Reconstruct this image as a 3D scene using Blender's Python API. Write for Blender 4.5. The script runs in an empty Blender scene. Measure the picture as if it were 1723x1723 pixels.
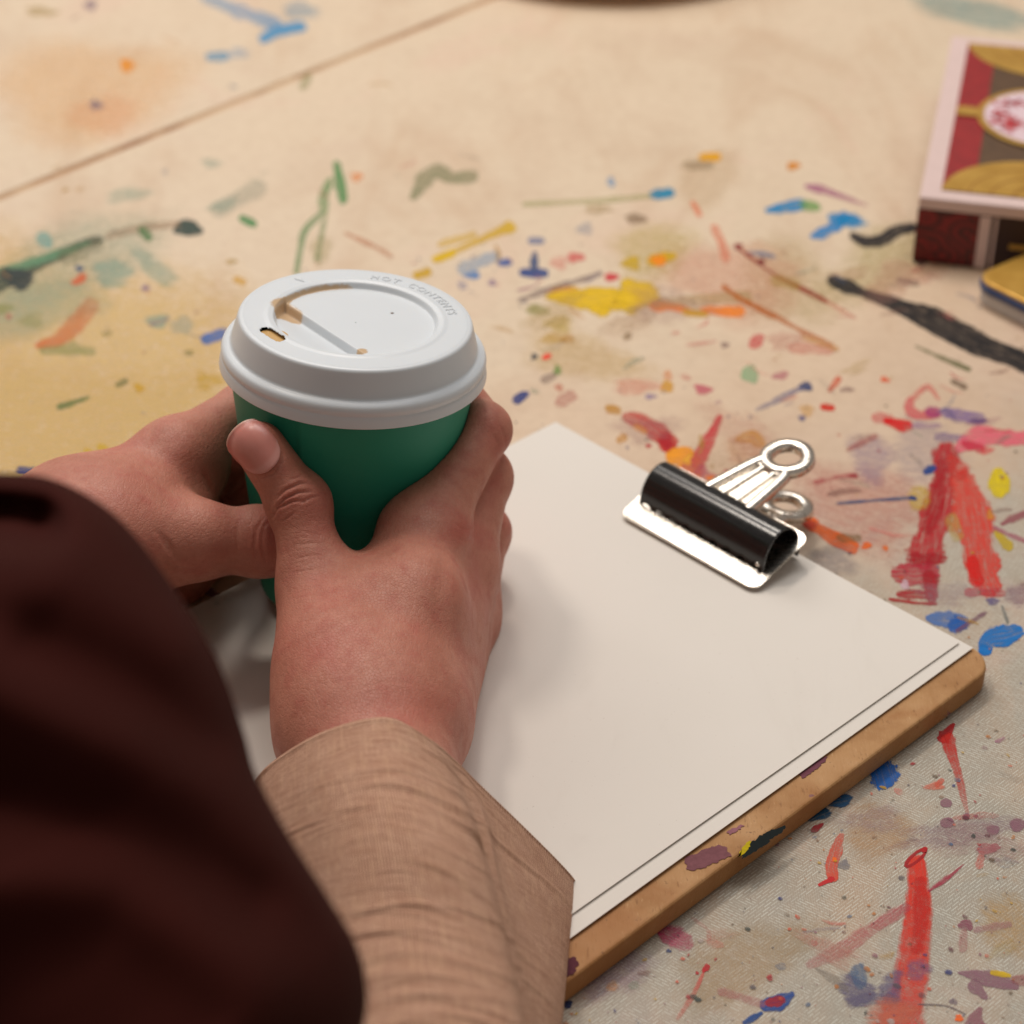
import bpy, bmesh, math, random
import numpy as np
from mathutils import Vector, Matrix

# ---------------------------------------------------------------- camera, light, exposure
scene = bpy.context.scene
COL = scene.collection
FPX, PITCH, CH = 3544.0, math.radians(34.48), 0.472      # lens in photo pixels, tilt, height over the table
cam = bpy.data.cameras.new('camera')
cam.sensor_width = 36.0
cam.lens = FPX / 1723.0 * 36.0
cam.clip_start, cam.clip_end = 0.01, 50.0
cam.dof.use_dof = True
cam.dof.focus_distance = 0.680
cam.dof.aperture_fstop = 9.8
cam_o = bpy.data.objects.new('camera', cam); COL.objects.link(cam_o)
cam_o.location = (0, 0, CH)
cam_o.rotation_euler = (math.radians(90) - PITCH, 0, 0)
scene.camera = cam_o

world = bpy.data.worlds.new('World'); scene.world = world
world.use_nodes = True
bg = world.node_tree.nodes['Background']
bg.inputs[0].default_value = (1.0, 0.90, 0.82, 1); bg.inputs[1].default_value = 0.25

def area(name, loc, target, size, power, color):
    l = bpy.data.lights.new(name, 'AREA'); l.shape = 'DISK' if isinstance(size, float) else 'RECTANGLE'
    if isinstance(size, float): l.size = size
    else: l.size, l.size_y = size
    l.energy = power; l.color = color
    o = bpy.data.objects.new(name, l); COL.objects.link(o)
    o.location = loc
    o.rotation_euler = (Vector(target) - Vector(loc)).to_track_quat('-Z', 'Y').to_euler()
    return o
area('window_light', (-0.80, 2.30, 1.50), (0.0, 0.75, 0.0), (1.4, 1.0), 13, (1.0, 0.97, 0.94))
area('ceiling_panel', (0.28, 1.42, 2.05), (0.15, 0.8, 0.0), (1.3, 0.7), 17, (1.0, 0.985, 0.97))
area('ceiling_lamp', (-0.60, 1.25, 1.75), (0.05, 0.7, 0.0), 0.26, 8, (1.0, 0.90, 0.80))
area('ceiling_lamp', (-0.05, 1.95, 1.85), (0.1, 0.7, 0.0), 0.26, 8, (1.0, 0.90, 0.80))

scene.view_settings.view_transform = 'Standard'
scene.view_settings.look = 'None'
scene.view_settings.exposure = -0.13
scene.view_settings.gamma = 1.0
scene.cycles.use_denoising = True
scene.cycles.max_bounces = 8
scene.cycles.transparent_max_bounces = 24

# ---------------------------------------------------------------- camera geometry helpers (photo pixel -> place in the room)
fw = np.array([0, math.cos(PITCH), -math.sin(PITCH)])
upv = np.array([0, math.sin(PITCH), math.cos(PITCH)])
rtv = np.array([1.0, 0, 0])
CP = np.array([0, 0, CH])
def ray(u, v): return fw + rtv * ((u - 861.5) / FPX) + upv * ((861.5 - v) / FPX)
def bp(u, v, z=0.0):
    d = ray(u, v); return CP + d * ((z - CH) / d[2])
def at(u, v, dep): return CP + ray(u, v) * dep
def proj(P):
    Q = P - CP; z = Q @ fw
    return 861.5 + FPX * (Q @ rtv) / z, 861.5 - FPX * (Q @ upv) / z, z
def rgb(r, g, b):
    f = lambda c: (c / 255 / 12.92) if c / 255 <= 0.04045 else ((c / 255 + 0.055) / 1.055) ** 2.4
    return (f(r), f(g), f(b))

# ---------------------------------------------------------------- object helpers
def link(name, me, parent=None, mat=None, smooth=True):
    o = bpy.data.objects.new(name, me); COL.objects.link(o)
    if parent: o.parent = parent
    if mat:
        me.materials.clear(); me.materials.append(mat)
    if smooth and len(me.polygons):
        me.polygons.foreach_set('use_smooth', np.ones(len(me.polygons), bool))
    return o
def tag(o, label=None, cat=None, group=None, kind=None):
    if label: o['label'] = label
    if cat: o['category'] = cat
    if group: o['group'] = group
    if kind: o['kind'] = kind
    return o
def empty(name, loc=(0, 0, 0)):
    o = bpy.data.objects.new(name, None); COL.objects.link(o); o.location = loc
    o.empty_display_size = 0.02
    return o
def put(o, parent):
    """parent a mesh built in world coordinates to an Empty that has a location"""
    o.parent = parent; bpy.context.view_layer.update()
    o.matrix_parent_inverse = parent.matrix_world.inverted()
    return o
def grid_mesh(name, P, close_u=False, close_v=False, cap=False):
    """P: (rows, cols, 3)"""
    R, Cn = P.shape[:2]
    me = bpy.data.meshes.new(name)
    idx = np.arange(R * Cn).reshape(R, Cn)
    r2 = np.arange(R if close_u else R - 1); c2 = np.arange(Cn if close_v else Cn - 1)
    a = idx[np.ix_(r2, c2)]; b = idx[np.ix_((r2 + 1) % R, c2)]
    c = idx[np.ix_((r2 + 1) % R, (c2 + 1) % Cn)]; d = idx[np.ix_(r2, (c2 + 1) % Cn)]
    F = np.stack([a, d, c, b], -1).reshape(-1, 4)
    faces = F.tolist()
    if cap:
        faces.append(idx[0].tolist()[::-1]); faces.append(idx[-1].tolist())
    me.from_pydata(P.reshape(-1, 3).tolist(), [], faces); me.update()
    return me
def fast_mesh(name, V, Q):
    me = bpy.data.meshes.new(name)
    me.vertices.add(len(V)); me.vertices.foreach_set('co', V.astype(np.float32).ravel())
    n = len(Q); k = Q.shape[1]
    me.loops.add(n * k); me.loops.foreach_set('vertex_index', Q.astype(np.int32).ravel())
    me.polygons.add(n); me.polygons.foreach_set('loop_start', np.arange(0, n * k, k, dtype=np.int32))
    me.update(calc_edges=True)
    return me
def fattr(me, name, arr):
    a = me.attributes.new(name, 'FLOAT', 'POINT'); a.data.foreach_set('value', np.asarray(arr, np.float32))
def cattr(me, name, arr):
    a = me.attributes.new(name, 'FLOAT_COLOR', 'POINT'); a.data.foreach_set('color', np.asarray(arr, np.float32).ravel())
def lathe(name, prof, seg=96, M=None):
    prof = np.array(prof, float); th = np.linspace(0, 2 * math.pi, seg, endpoint=False)
    P = np.stack([prof[:, 0][:, None] * np.cos(th), prof[:, 0][:, None] * np.sin(th), np.repeat(prof[:, 1][:, None], seg, 1)], -1)
    if M is not None:
        P = P @ M[:3, :3].T + M[:3, 3]
    return grid_mesh(name, P, close_v=True)
def cat_rom(P, n, closed=False):
    """Catmull-Rom through rows of P (k, d) -> (n, d)"""
    P = np.asarray(P, float); k = len(P)
    t = np.linspace(0, k if closed else k - 1, n, endpoint=not closed)
    i = np.minimum(np.floor(t).astype(int), (k - 1) if closed else (k - 2)); f = (t - i)
    f = f.reshape((-1,) + (1,) * (P.ndim - 1))
    if closed: g = lambda j: P[j % k]
    else:
        Pe = np.concatenate([[2 * P[0] - P[1]], P, [2 * P[-1] - P[-2]]]); g = lambda j: Pe[j + 1]
    p0, p1, p2, p3 = g(i - 1), g(i), g(i + 1), g(i + 2)
    return 0.5 * ((2 * p1) + (-p0 + p2) * f + (2 * p0 - 5 * p1 + 4 * p2 - p3) * f ** 2 + (-p0 + 3 * p1 - 3 * p2 + p3) * f ** 3)
def prism(name, outline, z0, z1, bevel=0.0, seg=2):
    """closed outline (k,2) -> solid between z0 and z1"""
    bm = bmesh.new()
    vs = [bm.verts.new((x, y, z0)) for x, y in outline]
    f = bm.faces.new(vs)
    r = bmesh.ops.extrude_face_region(bm, geom=[f])
    bmesh.ops.translate(bm, verts=[e for e in r['geom'] if isinstance(e, bmesh.types.BMVert)], vec=(0, 0, z1 - z0))
    bmesh.ops.recalc_face_normals(bm, faces=bm.faces)
    if bevel > 0:
        ed = [e for e in bm.edges if len(e.link_faces) == 2 and e.calc_face_angle(0) > 0.6]
        bmesh.ops.bevel(bm, geom=ed, offset=bevel, segments=seg, affect='EDGES', profile=0.5)
    me = bpy.data.meshes.new(name); bm.to_mesh(me); bm.free()
    return me
def round_rect(w, h, r, n=8):
    out = []
    for cx, cy, a0 in ((w - r, h - r, 0), (r, h - r, 90), (r, r, 180), (w - r, r, 270)):
        for k in range(n + 1):
            a = math.radians(a0 + 90 * k / n); out.append((cx + r * math.cos(a), cy + r * math.sin(a)))
    return out

# ---------------------------------------------------------------- material helpers
class NT:
    def __init__(s, name):
        s.m = bpy.data.materials.new(name); s.m.use_nodes = True
        s.t = s.m.node_tree; s.n = s.t.nodes; s.n.clear()
        s.out = s.n.new('ShaderNodeOutputMaterial'); s.b = s.n.new('ShaderNodeBsdfPrincipled')
        s.t.links.new(s.b.outputs[0], s.out.inputs[0])
    def node(s, typ, **kw):
        n = s.n.new(typ)
        for k, v in kw.items():
            if k.startswith('i_'): 
                key = k[2:]; key = int(key) if key.isdigit() else key
                s.inp(n.inputs[key], v)
            else: setattr(n, k, v)
        return n
    def inp(s, sock, v):
        if hasattr(v, 'is_linked') or hasattr(v, 'links'): s.t.links.new(v, sock)
        else: sock.default_value = v
    def set(s, **kw):
        for k, v in kw.items(): s.inp(s.b.inputs[k.replace('_', ' ')], v)
    def coord(s, kind='Object'): return s.node('ShaderNodeTexCoord').outputs[kind]
    def pos(s): return s.node('ShaderNodeNewGeometry').outputs['Position']
    def mapping(s, vec, scale=(1, 1, 1), rot=(0, 0, 0), loc=(0, 0, 0)):
        n = s.node('ShaderNodeMapping'); s.inp(n.inputs[0], vec)
        n.inputs['Location'].default_value = loc; n.inputs['Rotation'].default_value = rot; n.inputs['Scale'].default_value = scale
        return n.outputs[0]
    def noise(s, vec, scale, detail=3, rough=0.5, dist=0.0):
        n = s.node('ShaderNodeTexNoise'); s.inp(n.inputs['Vector'], vec)
        n.inputs['Scale'].default_value = scale; n.inputs['Detail'].default_value = detail
        n.inputs['Roughness'].default_value = rough; n.inputs['Distortion'].default_value = dist
        return n.outputs[0]
    def math(s, op, a, b=None, c=None, clamp=False):
        n = s.node('ShaderNodeMath', operation=op, use_clamp=clamp); s.inp(n.inputs[0], a)
        if b is not None: s.inp(n.inputs[1], b)
        if c is not None: s.inp(n.inputs[2], c)
        return n.outputs[0]
    def ramp(s, fac, stops, interp='LINEAR'):
        n = s.node('ShaderNodeValToRGB'); s.inp(n.inputs[0], fac); r = n.color_ramp; r.interpolation = interp
        while len(r.elements) < len(stops): r.elements.new(0.5)
        for e, (p, c) in zip(r.elements, stops):
            e.position = p; e.color = (*c, 1) if len(c) == 3 else c
        return n.outputs[0]
    def mix(s, fac, a, b, blend='MIX'):
        n = s.node('ShaderNodeMix', data_type='RGBA', blend_type=blend)
        s.inp(n.inputs[0], fac)
        for sk, v in ((n.inputs[6], a), (n.inputs[7], b)):
            if isinstance(v, tuple) and len(v) == 3: v = (*v, 1)
            s.inp(sk, v)
        return n.outputs[2]
    def mrange(s, v, a, b, c=0.0, d=1.0, smooth=True):
        n = s.node('ShaderNodeMapRange', interpolation_type='SMOOTHSTEP' if smooth else 'LINEAR')
        for k, x in enumerate((v, a, b, c, d)): s.inp(n.inputs[k], x)
        return n.outputs[0]
    def attr(s, name, out='Fac'):
        n = s.node('ShaderNodeAttribute'); n.attribute_name = name; return n.outputs[out]
    def bump(s, h, strength=0.3, dist=0.001, normal=None):
        n = s.node('ShaderNodeBump'); n.inputs['Strength'].default_value = strength; n.inputs['Distance'].default_value = dist
        s.inp(n.inputs['Height'], h)
        if normal is not None: s.inp(n.inputs['Normal'], normal)
        return n.outputs[0]
def plain(name, col, rough=0.5, metal=0.0, noise_amt=0.06, nscale=200, bump=0.0, spec=0.5):
    k = NT(name); v = k.pos(); n = k.noise(v, nscale, 4)
    c = k.mix(n, tuple(x * (1 - noise_amt) for x in col), tuple(min(1, x * (1 + noise_amt)) for x in col))
    k.set(Base_Color=c, Roughness=rough, Metallic=metal, Specular_IOR_Level=spec)
    if bump: k.set(Normal=k.bump(n, bump, 0.0003))
    return k.m

# ================================================================ TABLE
def mat_table():
    k = NT('painted_table'); p = k.pos()
    sep = k.node('ShaderNodeSeparateXYZ', i_0=p)
    x, y = sep.outputs[0], sep.outputs[1]
    big = k.noise(p, 5.0, 4, 0.55); mid = k.noise(p, 22.0, 5, 0.6, 0.6); fine = k.noise(p, 160.0, 4, 0.6)
    # worn grey corner, grows right and nearer; darker stops paint in light falloff
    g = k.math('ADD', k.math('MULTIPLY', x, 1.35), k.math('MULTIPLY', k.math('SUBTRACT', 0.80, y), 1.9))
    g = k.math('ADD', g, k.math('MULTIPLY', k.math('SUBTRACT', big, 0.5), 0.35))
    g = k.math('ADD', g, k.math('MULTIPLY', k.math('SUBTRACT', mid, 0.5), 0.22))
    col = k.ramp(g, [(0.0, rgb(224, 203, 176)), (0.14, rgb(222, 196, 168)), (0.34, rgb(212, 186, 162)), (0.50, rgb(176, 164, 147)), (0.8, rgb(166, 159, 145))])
    smear = k.mrange(k.noise(k.mapping(p, (1, 0.35, 1), (0, 0, 0.8)), 16, 5, 0.6, 0.8), 0.48, 0.72)
    col = k.mix(k.math('MULTIPLY', smear, 0.45), col, rgb(198, 162, 128))
    mott = k.noise(k.mapping(p, (1, 0.6, 1), (0, 0, 0.6), (9.1, 2.2, 0)), 11, 5, 0.65, 0.6)
    col = k.mix(k.mrange(mott, 0.50, 0.68, 0.0, 0.40), col, rgb(206, 178, 150)); col = k.mix(k.mrange(mott, 0.46, 0.30, 0.0, 0.35), col, rgb(226, 190, 168))
    pink = k.mrange(k.noise(k.mapping(p, loc=(3.1, 1.7, 0)), 13, 5, 0.62, 0.5), 0.55, 0.72)
    col = k.mix(k.math('MULTIPLY', pink, k.mrange(g, 0.1, 0.4, 0.05, 0.28)), col, rgb(196, 140, 140))
    viol = k.mrange(k.noise(k.mapping(p, loc=(7.3, 4.2, 0)), 19, 5, 0.65, 0.7), 0.58, 0.74)
    col = k.mix(k.math('MULTIPLY', viol, k.mrange(g, 0.2, 0.5, 0.0, 0.30)), col, rgb(140, 122, 140))
    col = k.mix(k.mrange(fine, 0.35, 0.75, 0.0, 0.16), col, rgb(170, 138, 108))
    # woven relief of the worn cover: short dashes that change direction in bands
    near = k.mrange(g, 0.30, 0.52)
    band = k.mrange(k.noise(p, 55, 2, 0.5, 1.2), 0.46, 0.54)
    def dash(rot):
        w = k.node('ShaderNodeTexBrick', offset=0.5)
        k.inp(w.inputs['Vector'], k.mapping(p, (1, 1, 1), (0, 0, rot)))
        w.inputs['Color1'].default_value = (1, 1, 1, 1); w.inputs['Color2'].default_value = (0.55, 0.55, 0.55, 1); w.inputs['Mortar'].default_value = (0, 0, 0, 1)
        w.inputs['Scale'].default_value = 230.0; w.inputs['Mortar Size'].default_value = 0.11; w.inputs['Mortar Smooth'].default_value = 0.6
        w.inputs['Brick Width'].default_value = 0.9; w.inputs['Row Height'].default_value = 0.24
        return w.outputs[0]
    d = k.mix(band, dash(0.6), dash(-0.75))
    dm = k.math('MULTIPLY', k.mrange(d, 0.25, 0.95), near)
    col = k.mix(k.math('MULTIPLY', dm, 0.62), col, rgb(228, 230, 218))
    th = k.node('ShaderNodeTexWave', wave_type='BANDS', bands_direction='X'); k.inp(th.inputs['Vector'], p)
    th.inputs['Scale'].default_value = 420; th.inputs['Distortion'].default_value = 0.4
    hgt = k.math('ADD', k.math('MULTIPLY', dm, 0.8), k.math('MULTIPLY', k.math('MULTIPLY', th.outputs[1], near), 0.5))
    hgt = k.math('ADD', hgt, k.math('MULTIPLY', fine, 0.6))
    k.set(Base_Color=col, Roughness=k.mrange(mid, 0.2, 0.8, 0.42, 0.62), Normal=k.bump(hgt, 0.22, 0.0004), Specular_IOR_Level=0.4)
    return k.m
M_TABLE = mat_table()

def mat_groove():
    k = NT('groove_dirt'); p = k.pos()
    n = k.noise(p, 12, 4, 0.6)
    k.set(Base_Color=k.ramp(n, [(0.36, rgb(150, 100, 62)), (0.47, rgb(190, 150, 112)), (0.56, rgb(205, 172, 135)), (0.68, rgb(150, 102, 64))]), Roughness=0.8)
    return k.m

table = empty('table', (0, 0.9, 0))
tag(table, 'wide plank table top covered in dried paint splashes, under the clipboard and cup', 'table')
SD = np.array([math.cos(math.radians(48.2)), math.sin(math.radians(48.2))]); SN = np.array([SD[1], -SD[0]])   # along the planks / towards camera-right
S1 = bp(0, 332)[:2]; S2 = bp(85, 440)[:2]
off2 = float((S2 - S1) @ SN)
def plank(n0, n1, name='plank'):
    a0, a1 = -1.3, 1.5
    O = S1
    q = [O + SD * a0 + SN * n0, O + SD * a1 + SN * n0, O + SD * a1 + SN * n1, O + SD * a0 + SN * n1]
    me = prism(name, [tuple(x) for x in q], -0.03, 0.0, 0.0009, 2)
    return put(link(name, me, None, M_TABLE, smooth=False), table)
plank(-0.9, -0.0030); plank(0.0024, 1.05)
q = [S1 + SD * -1.29 + SN * -0.01, S1 + SD * 1.49 + SN * -0.01, S1 + SD * 1.49 + SN * 0.01, S1 + SD * -1.29 + SN * 0.01]
put(link('groove_filler', prism('groove_filler', [tuple(S1 + SD * a + SN * b) for a, b in ((-1.29, -0.0029), (1.49, -0.0029), (1.49, 0.0023), (-1.29, 0.0023))], -0.02, -0.0008), None, mat_groove(), False), table)

# ---------------------------------------------------------------- dried paint on the table: thin raised patches
def mat_paint():
    k = NT('dried_paint'); p = k.pos()
    col = k.attr('paint', 'Color'); pa = k.attr('edge'); op = k.attr('opacity'); so = k.attr('soft'); sc = k.attr('worn')
    n1 = k.noise(p, 260, 5, 0.62, 0.4); n2 = k.noise(p, 70, 4, 0.6, 0.8)
    n3 = k.noise(p, 1500, 2, 0.5)
    nn = k.math('ADD', k.math('MULTIPLY', n1, 0.5), k.math('MULTIPLY', n2, 0.5))
    e = k.math('ADD', pa, k.math('MULTIPLY', k.math('SUBTRACT', nn, 0.5), k.math('MULTIPLY', sc, 1.5)))
    stv = k.noise(k.mapping(k.attr('brush', 'Vector'), (3.0, 34.0, 1.0)), 1.0, 4, 0.65, 0.3)
    e = k.math('ADD', e, k.math('MULTIPLY', k.math('SUBTRACT', stv, 0.49), k.math('MULTIPLY', sc, 0.9)))
    m = k.mrange(e, k.math('SUBTRACT', 0.30, so), k.math('ADD', 0.34, so))
    al = k.math('MULTIPLY', m, op)
    al = k.math('MULTIPLY', al, k.mrange(stv, 0.36, 0.56, k.math('SUBTRACT', 1.0, k.math('MULTIPLY', sc, 0.6)), 1.0))
    al = k.math('MULTIPLY', al, k.mrange(n1, 0.28, 0.56, k.math('SUBTRACT', 0.80, so), 1.0))
    # thin film lets the weave and grain of the table through
    film = k.math('MULTIPLY', k.mrange(n3, 0.60, 0.35), k.math('SUBTRACT', 1.05, op, clamp=True))
    al = k.math('MULTIPLY', al, k.math('SUBTRACT', 1.0, k.math('MULTIPLY', film, 0.7, clamp=True)), clamp=True)
    c = k.mix(k.math('MULTIPLY', n2, 0.08), col, k.mix(1.0, col, (0.5, 0.45, 0.45), 'MULTIPLY'))
    c = k.mix(k.mrange(stv, 0.54, 0.76, 0.0, 0.18), c, k.mix(1.0, c, (0.55, 0.50, 0.50), 'MULTIPLY'))
    rim = k.math('MULTIPLY', k.mrange(e, 0.62, 0.36), k.math('SUBTRACT', 1.0, k.math('MULTIPLY', so, 6.0), clamp=True))
    c = k.mix(k.math('MULTIPLY', rim, 0.22), c, k.mix(1.0, c, (0.45, 0.40, 0.42), 'MULTIPLY'))
    c = k.mix(k.mrange(n1, 0.60, 0.80, 0.0, 0.10), c, k.mix(0.5, c, (0.75, 0.66, 0.55)))
    hs = k.node('ShaderNodeHueSaturation'); hs.inputs['Saturation'].default_value = 1.10; hs.inputs['Value'].default_value = 1.05; k.inp(hs.inputs['Color'], c); c = hs.outputs[0]
    k.set(Base_Color=c, Roughness=0.48, Specular_IOR_Level=0.28, Alpha=al, Normal=k.bump(k.math('ADD', k.math('MULTIPLY', m, 0.5), n1), 0.25, 0.0003))
    return k.m
M_PAINT = mat_paint()
_pz = [0]
def paint_mesh(name, UV, edge, col, op, soft, worn, plane=0.0, brush=None):
    """UV (R,C,2) photo pixels on the table plane"""
    R, Cn = UV.shape[:2]
    _pz[0] += 1
    z = plane + 0.00004 + 0.0000005 * _pz[0]
    P = np.array([[bp(u, v, z) for u, v in row] for row in UV])
    me = grid_mesh(name, P)
    n = R * Cn
    cattr(me, 'paint', np.concatenate([np.tile(col, (n, 1)), np.ones((n, 1))], 1))
    fattr(me, 'edge', edge.ravel()); fattr(me, 'opacity', np.full(n, op) if np.isscalar(op) else op.ravel())
    fattr(me, 'soft', np.full(n, soft)); fattr(me, 'worn', np.full(n, worn))
    if brush is not None:
        a = me.attributes.new('brush', 'FLOAT_VECTOR', 'POINT'); a.data.foreach_set('vector', np.concatenate([brush.reshape(-1, 2), np.full((n, 1), _pz[0] * 3.7)], 1).astype(np.float32).ravel())
    return me
def stroke(pts, w, col, op=0.9, soft=0.05, worn=0.5, fade=(0, 0), name='paint_stroke'):
    """pts photo pixels, w half width px (scalar or per point), fade: how much the start / end thins"""
    pts = np.array(pts, float); ln = np.hypot(*np.diff(pts, axis=0).T).sum()
    n = int(max(6, min(40, ln / 6)))
    C2 = cat_rom(pts, n)
    W = np.interp(np.linspace(0, 1, n), np.linspace(0, 1, len(w)), w) if not np.isscalar(w) else np.full(n, float(w))
    rs_ = random.Random(int(pts.sum() * 7) & 0xffff); W = W * (1 + 0.22 * np.interp(np.arange(n), np.linspace(0, n, 9), [rs_.uniform(-1, 1) for _ in range(9)]))
    W = W * 1.2; W[0] *= 0.75; W[-1] *= 0.75
    T = np.gradient(C2, axis=0); T /= np.linalg.norm(T, axis=1, keepdims=True) + 1e-9
    # end extension so the tips can round off
    C2 = np.concatenate([[C2[0] - T[0] * W[0] * 0.8], C2, [C2[-1] + T[-1] * W[-1] * 0.8]]); T = np.concatenate([T[:1], T, T[-1:]]); W = np.concatenate([W[:1], W, W[-1:]])
    N = np.stack([-T[:, 1], T[:, 0]], 1)
    cs = np.array([-1.35, -0.9, -0.45, 0, 0.45, 0.9, 1.35])
    UV = C2[:, None] + N[:, None] * (W[:, None] * cs[None])[..., None]
    ec = np.array([0, 0.42, 0.85, 1, 0.85, 0.42, 0])
    s = np.linspace(0, 1, len(C2)); ef = np.ones(len(C2)); ef[0] = ef[-1] = 0.0
    edge = ef[:, None] * ec[None]
    o = op * (1 - fade[0] * (1 - s) ** 1.2) * (1 - fade[1] * s ** 1.2)
    me = paint_mesh(name, UV, edge, rgb(*col), np.repeat(o[:, None], 7, 1), soft, worn, brush=np.stack([np.repeat(np.linspace(0, ln / 100, len(C2))[:, None], 7, 1), (W[:, None] * cs[None]) / 100], -1))
    return put(link(name, me, None, M_PAINT), table)
def blob(c, rx, ry, col, op=0.9, soft=0.05, worn=0.6, ang=0.0, name='paint_patch', irr=0.18, seed=None):
    rs = random.Random(seed if seed is not None else hash((c, rx)) & 0xffff)
    nt, nr = 28, 6
    th = np.linspace(0, 2 * math.pi, nt)
    ph = [rs.uniform(0, 6.28) for _ in range(4)]
    rad = 1 + irr * (np.sin(2 * th + ph[0]) * 0.6 + np.sin(3 * th + ph[1]) * 0.7 + np.sin(5 * th + ph[2]) * 0.4); rad[-1] = rad[0]
    rr = np.linspace(0.001, 1.3, nr)
    X = rr[:, None] * rad[None] * np.cos(th)[None] * rx; Y = rr[:, None] * rad[None] * np.sin(th)[None] * ry
    ca, sa = math.cos(ang), math.sin(ang)
    UV = np.stack([c[0] + X * ca - Y * sa, c[1] + X * sa + Y * ca], -1)
    edge = np.repeat(np.clip(1.25 * (1 - rr / 1.3), 0, 1)[:, None], nt, 1)
    me = paint_mesh(name, UV, edge, rgb(*col), op, soft, worn, brush=np.stack([X, Y], -1) / 100)
    return put(link(name, me, None, M_PAINT), table)

YEL, YEL2, ORA, RED, CRI, PNK, BLU, NAV, SKY, CYA, GRN, DGR, BLK, VIO, MAU, TEA, BRN = (
    (232, 190, 6), (236, 204, 16), (255, 140, 60), (218, 54, 46), (190, 32, 44), (236, 120, 130), (20, 110, 196), (44, 62, 128),
    (120, 170, 214), (30, 140, 180), (84, 140, 84), (44, 66, 58), (42, 38, 40), (140, 112, 160), (164, 112, 128), (150, 180, 164), (150, 96, 70))
# broad washed stains
blob((120, 620), 330, 190, (228, 198, 134), 0.66, 0.32, 0.5, 0.1, 'paint_wash')
blob((70, 720), 300, 120, (228, 200, 138), 0.5, 0.32, 0.5, 0.0, 'paint_wash')
blob((150, 150), 170, 75, (240, 204, 160), 0.5, 0.33, 0.5, 0.0, 'paint_wash')
blob((170, 195), 60, 28, (242, 192, 150), 0.4, 0.3, 0.5, 0.0, 'paint_wash')
blob((120, 440), 160, 60, (180, 192, 170), 0.45, 0.33, 0.6, -0.35, 'paint_wash')
blob((60, 520), 120, 40, (176, 186, 158), 0.5, 0.3, 0.6, -0.2, 'paint_wash')
blob((190, 460), 36, 22, TEA, 0.6, 0.2, 0.7, 0, 'paint_wash'); blob((260, 450), 40, 18, TEA, 0.5, 0.25, 0.7, 0.7, 'paint_wash')
blob((1450, 850), 120, 60, (205, 140, 130), 0.45, 0.33, 0.6, 0.3, 'paint_wash')
blob((1560, 760), 60, 50, (170, 158, 172), 0.35, 0.33, 0.6, 0.0, 'paint_wash')
blob((1465, 770), 34, 40, (172, 150, 168), 0.5, 0.3, 0.6, 0.2, 'paint_wash')
blob((1500, 440), 110, 50, (186, 176, 116), 0.45, 0.33, 0.6, -0.3, 'paint_wash')
blob((1330, 480), 90, 60, (190, 172, 116), 0.35, 0.33, 0.6, 0.3, 'paint_wash')
blob((1230, 470), 120, 60, (222, 160, 136), 0.4, 0.33, 0.6, 0.3, 'paint_wash')
blob((980, 600), 90, 40, (206, 176, 104), 0.35, 0.33, 0.6, 0.2, 'paint_wash')
blob((1100, 420), 70, 40, (206, 190, 120), 0.45, 0.33, 0.6, -0.2, 'paint_wash')
blob((1640, 20), 120, 22, (130, 170, 170), 0.55, 0.3, 0.6, 0.25, 'paint_wash')
blob((1190, 300), 60, 40, (205, 178, 140), 0.3, 0.33, 0.5, -0.5, 'paint_wash')
blob((1480, 1400), 60, 42, (200, 160, 120), 0.5, 0.3, 0.6, -0.4, 'paint_wash')
blob((1250, 1620), 110, 60, (186, 158, 120), 0.45, 0.33, 0.6, -0.5, 'paint_wash')
blob((1040, 1640), 60, 34, (150, 116, 140), 0.4, 0.33, 0.6, -0.5, 'paint_wash')
blob((1700, 1560), 60, 40, (206, 170, 120), 0.5, 0.3, 0.6, 0.6, 'paint_wash')
blob((1620, 1400), 120, 18, (150, 120, 140), 0.35, 0.33, 0.6, -0.15, 'paint_wash')
# upper left plank
stroke([(340, -10), (400, 18), (470, 42)], 9, SKY, 0.6, 0.2, 0.5, (0.3, 0))
stroke([(440, 66), (470, 52), (512, 44)], [7, 9, 8], (92, 160, 206), 0.85, 0.12, 0.6)
blob((505, 18), 30, 14, (150, 180, 200), 0.5, 0.3, 0.6); stroke([(350, 96), (382, 94)], 7, (120, 168, 200), 0.75, 0.15)
blob((400, 90), 18, 10, SKY, 0.35, 0.3); blob((214, 110), 14, 10, (240, 160, 70), 0.9, 0.15); blob((162, 177), 11, 8, (140, 120, 130), 0.8, 0.15)
blob((152, 8), 12, 9, (160, 140, 150), 0.7, 0.2); blob((70, 20), 26, 8, (190, 168, 120), 0.6, 0.25); stroke([(520, 125), (508, 150)], 6, (150, 152, 100), 0.5, 0.2)
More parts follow.
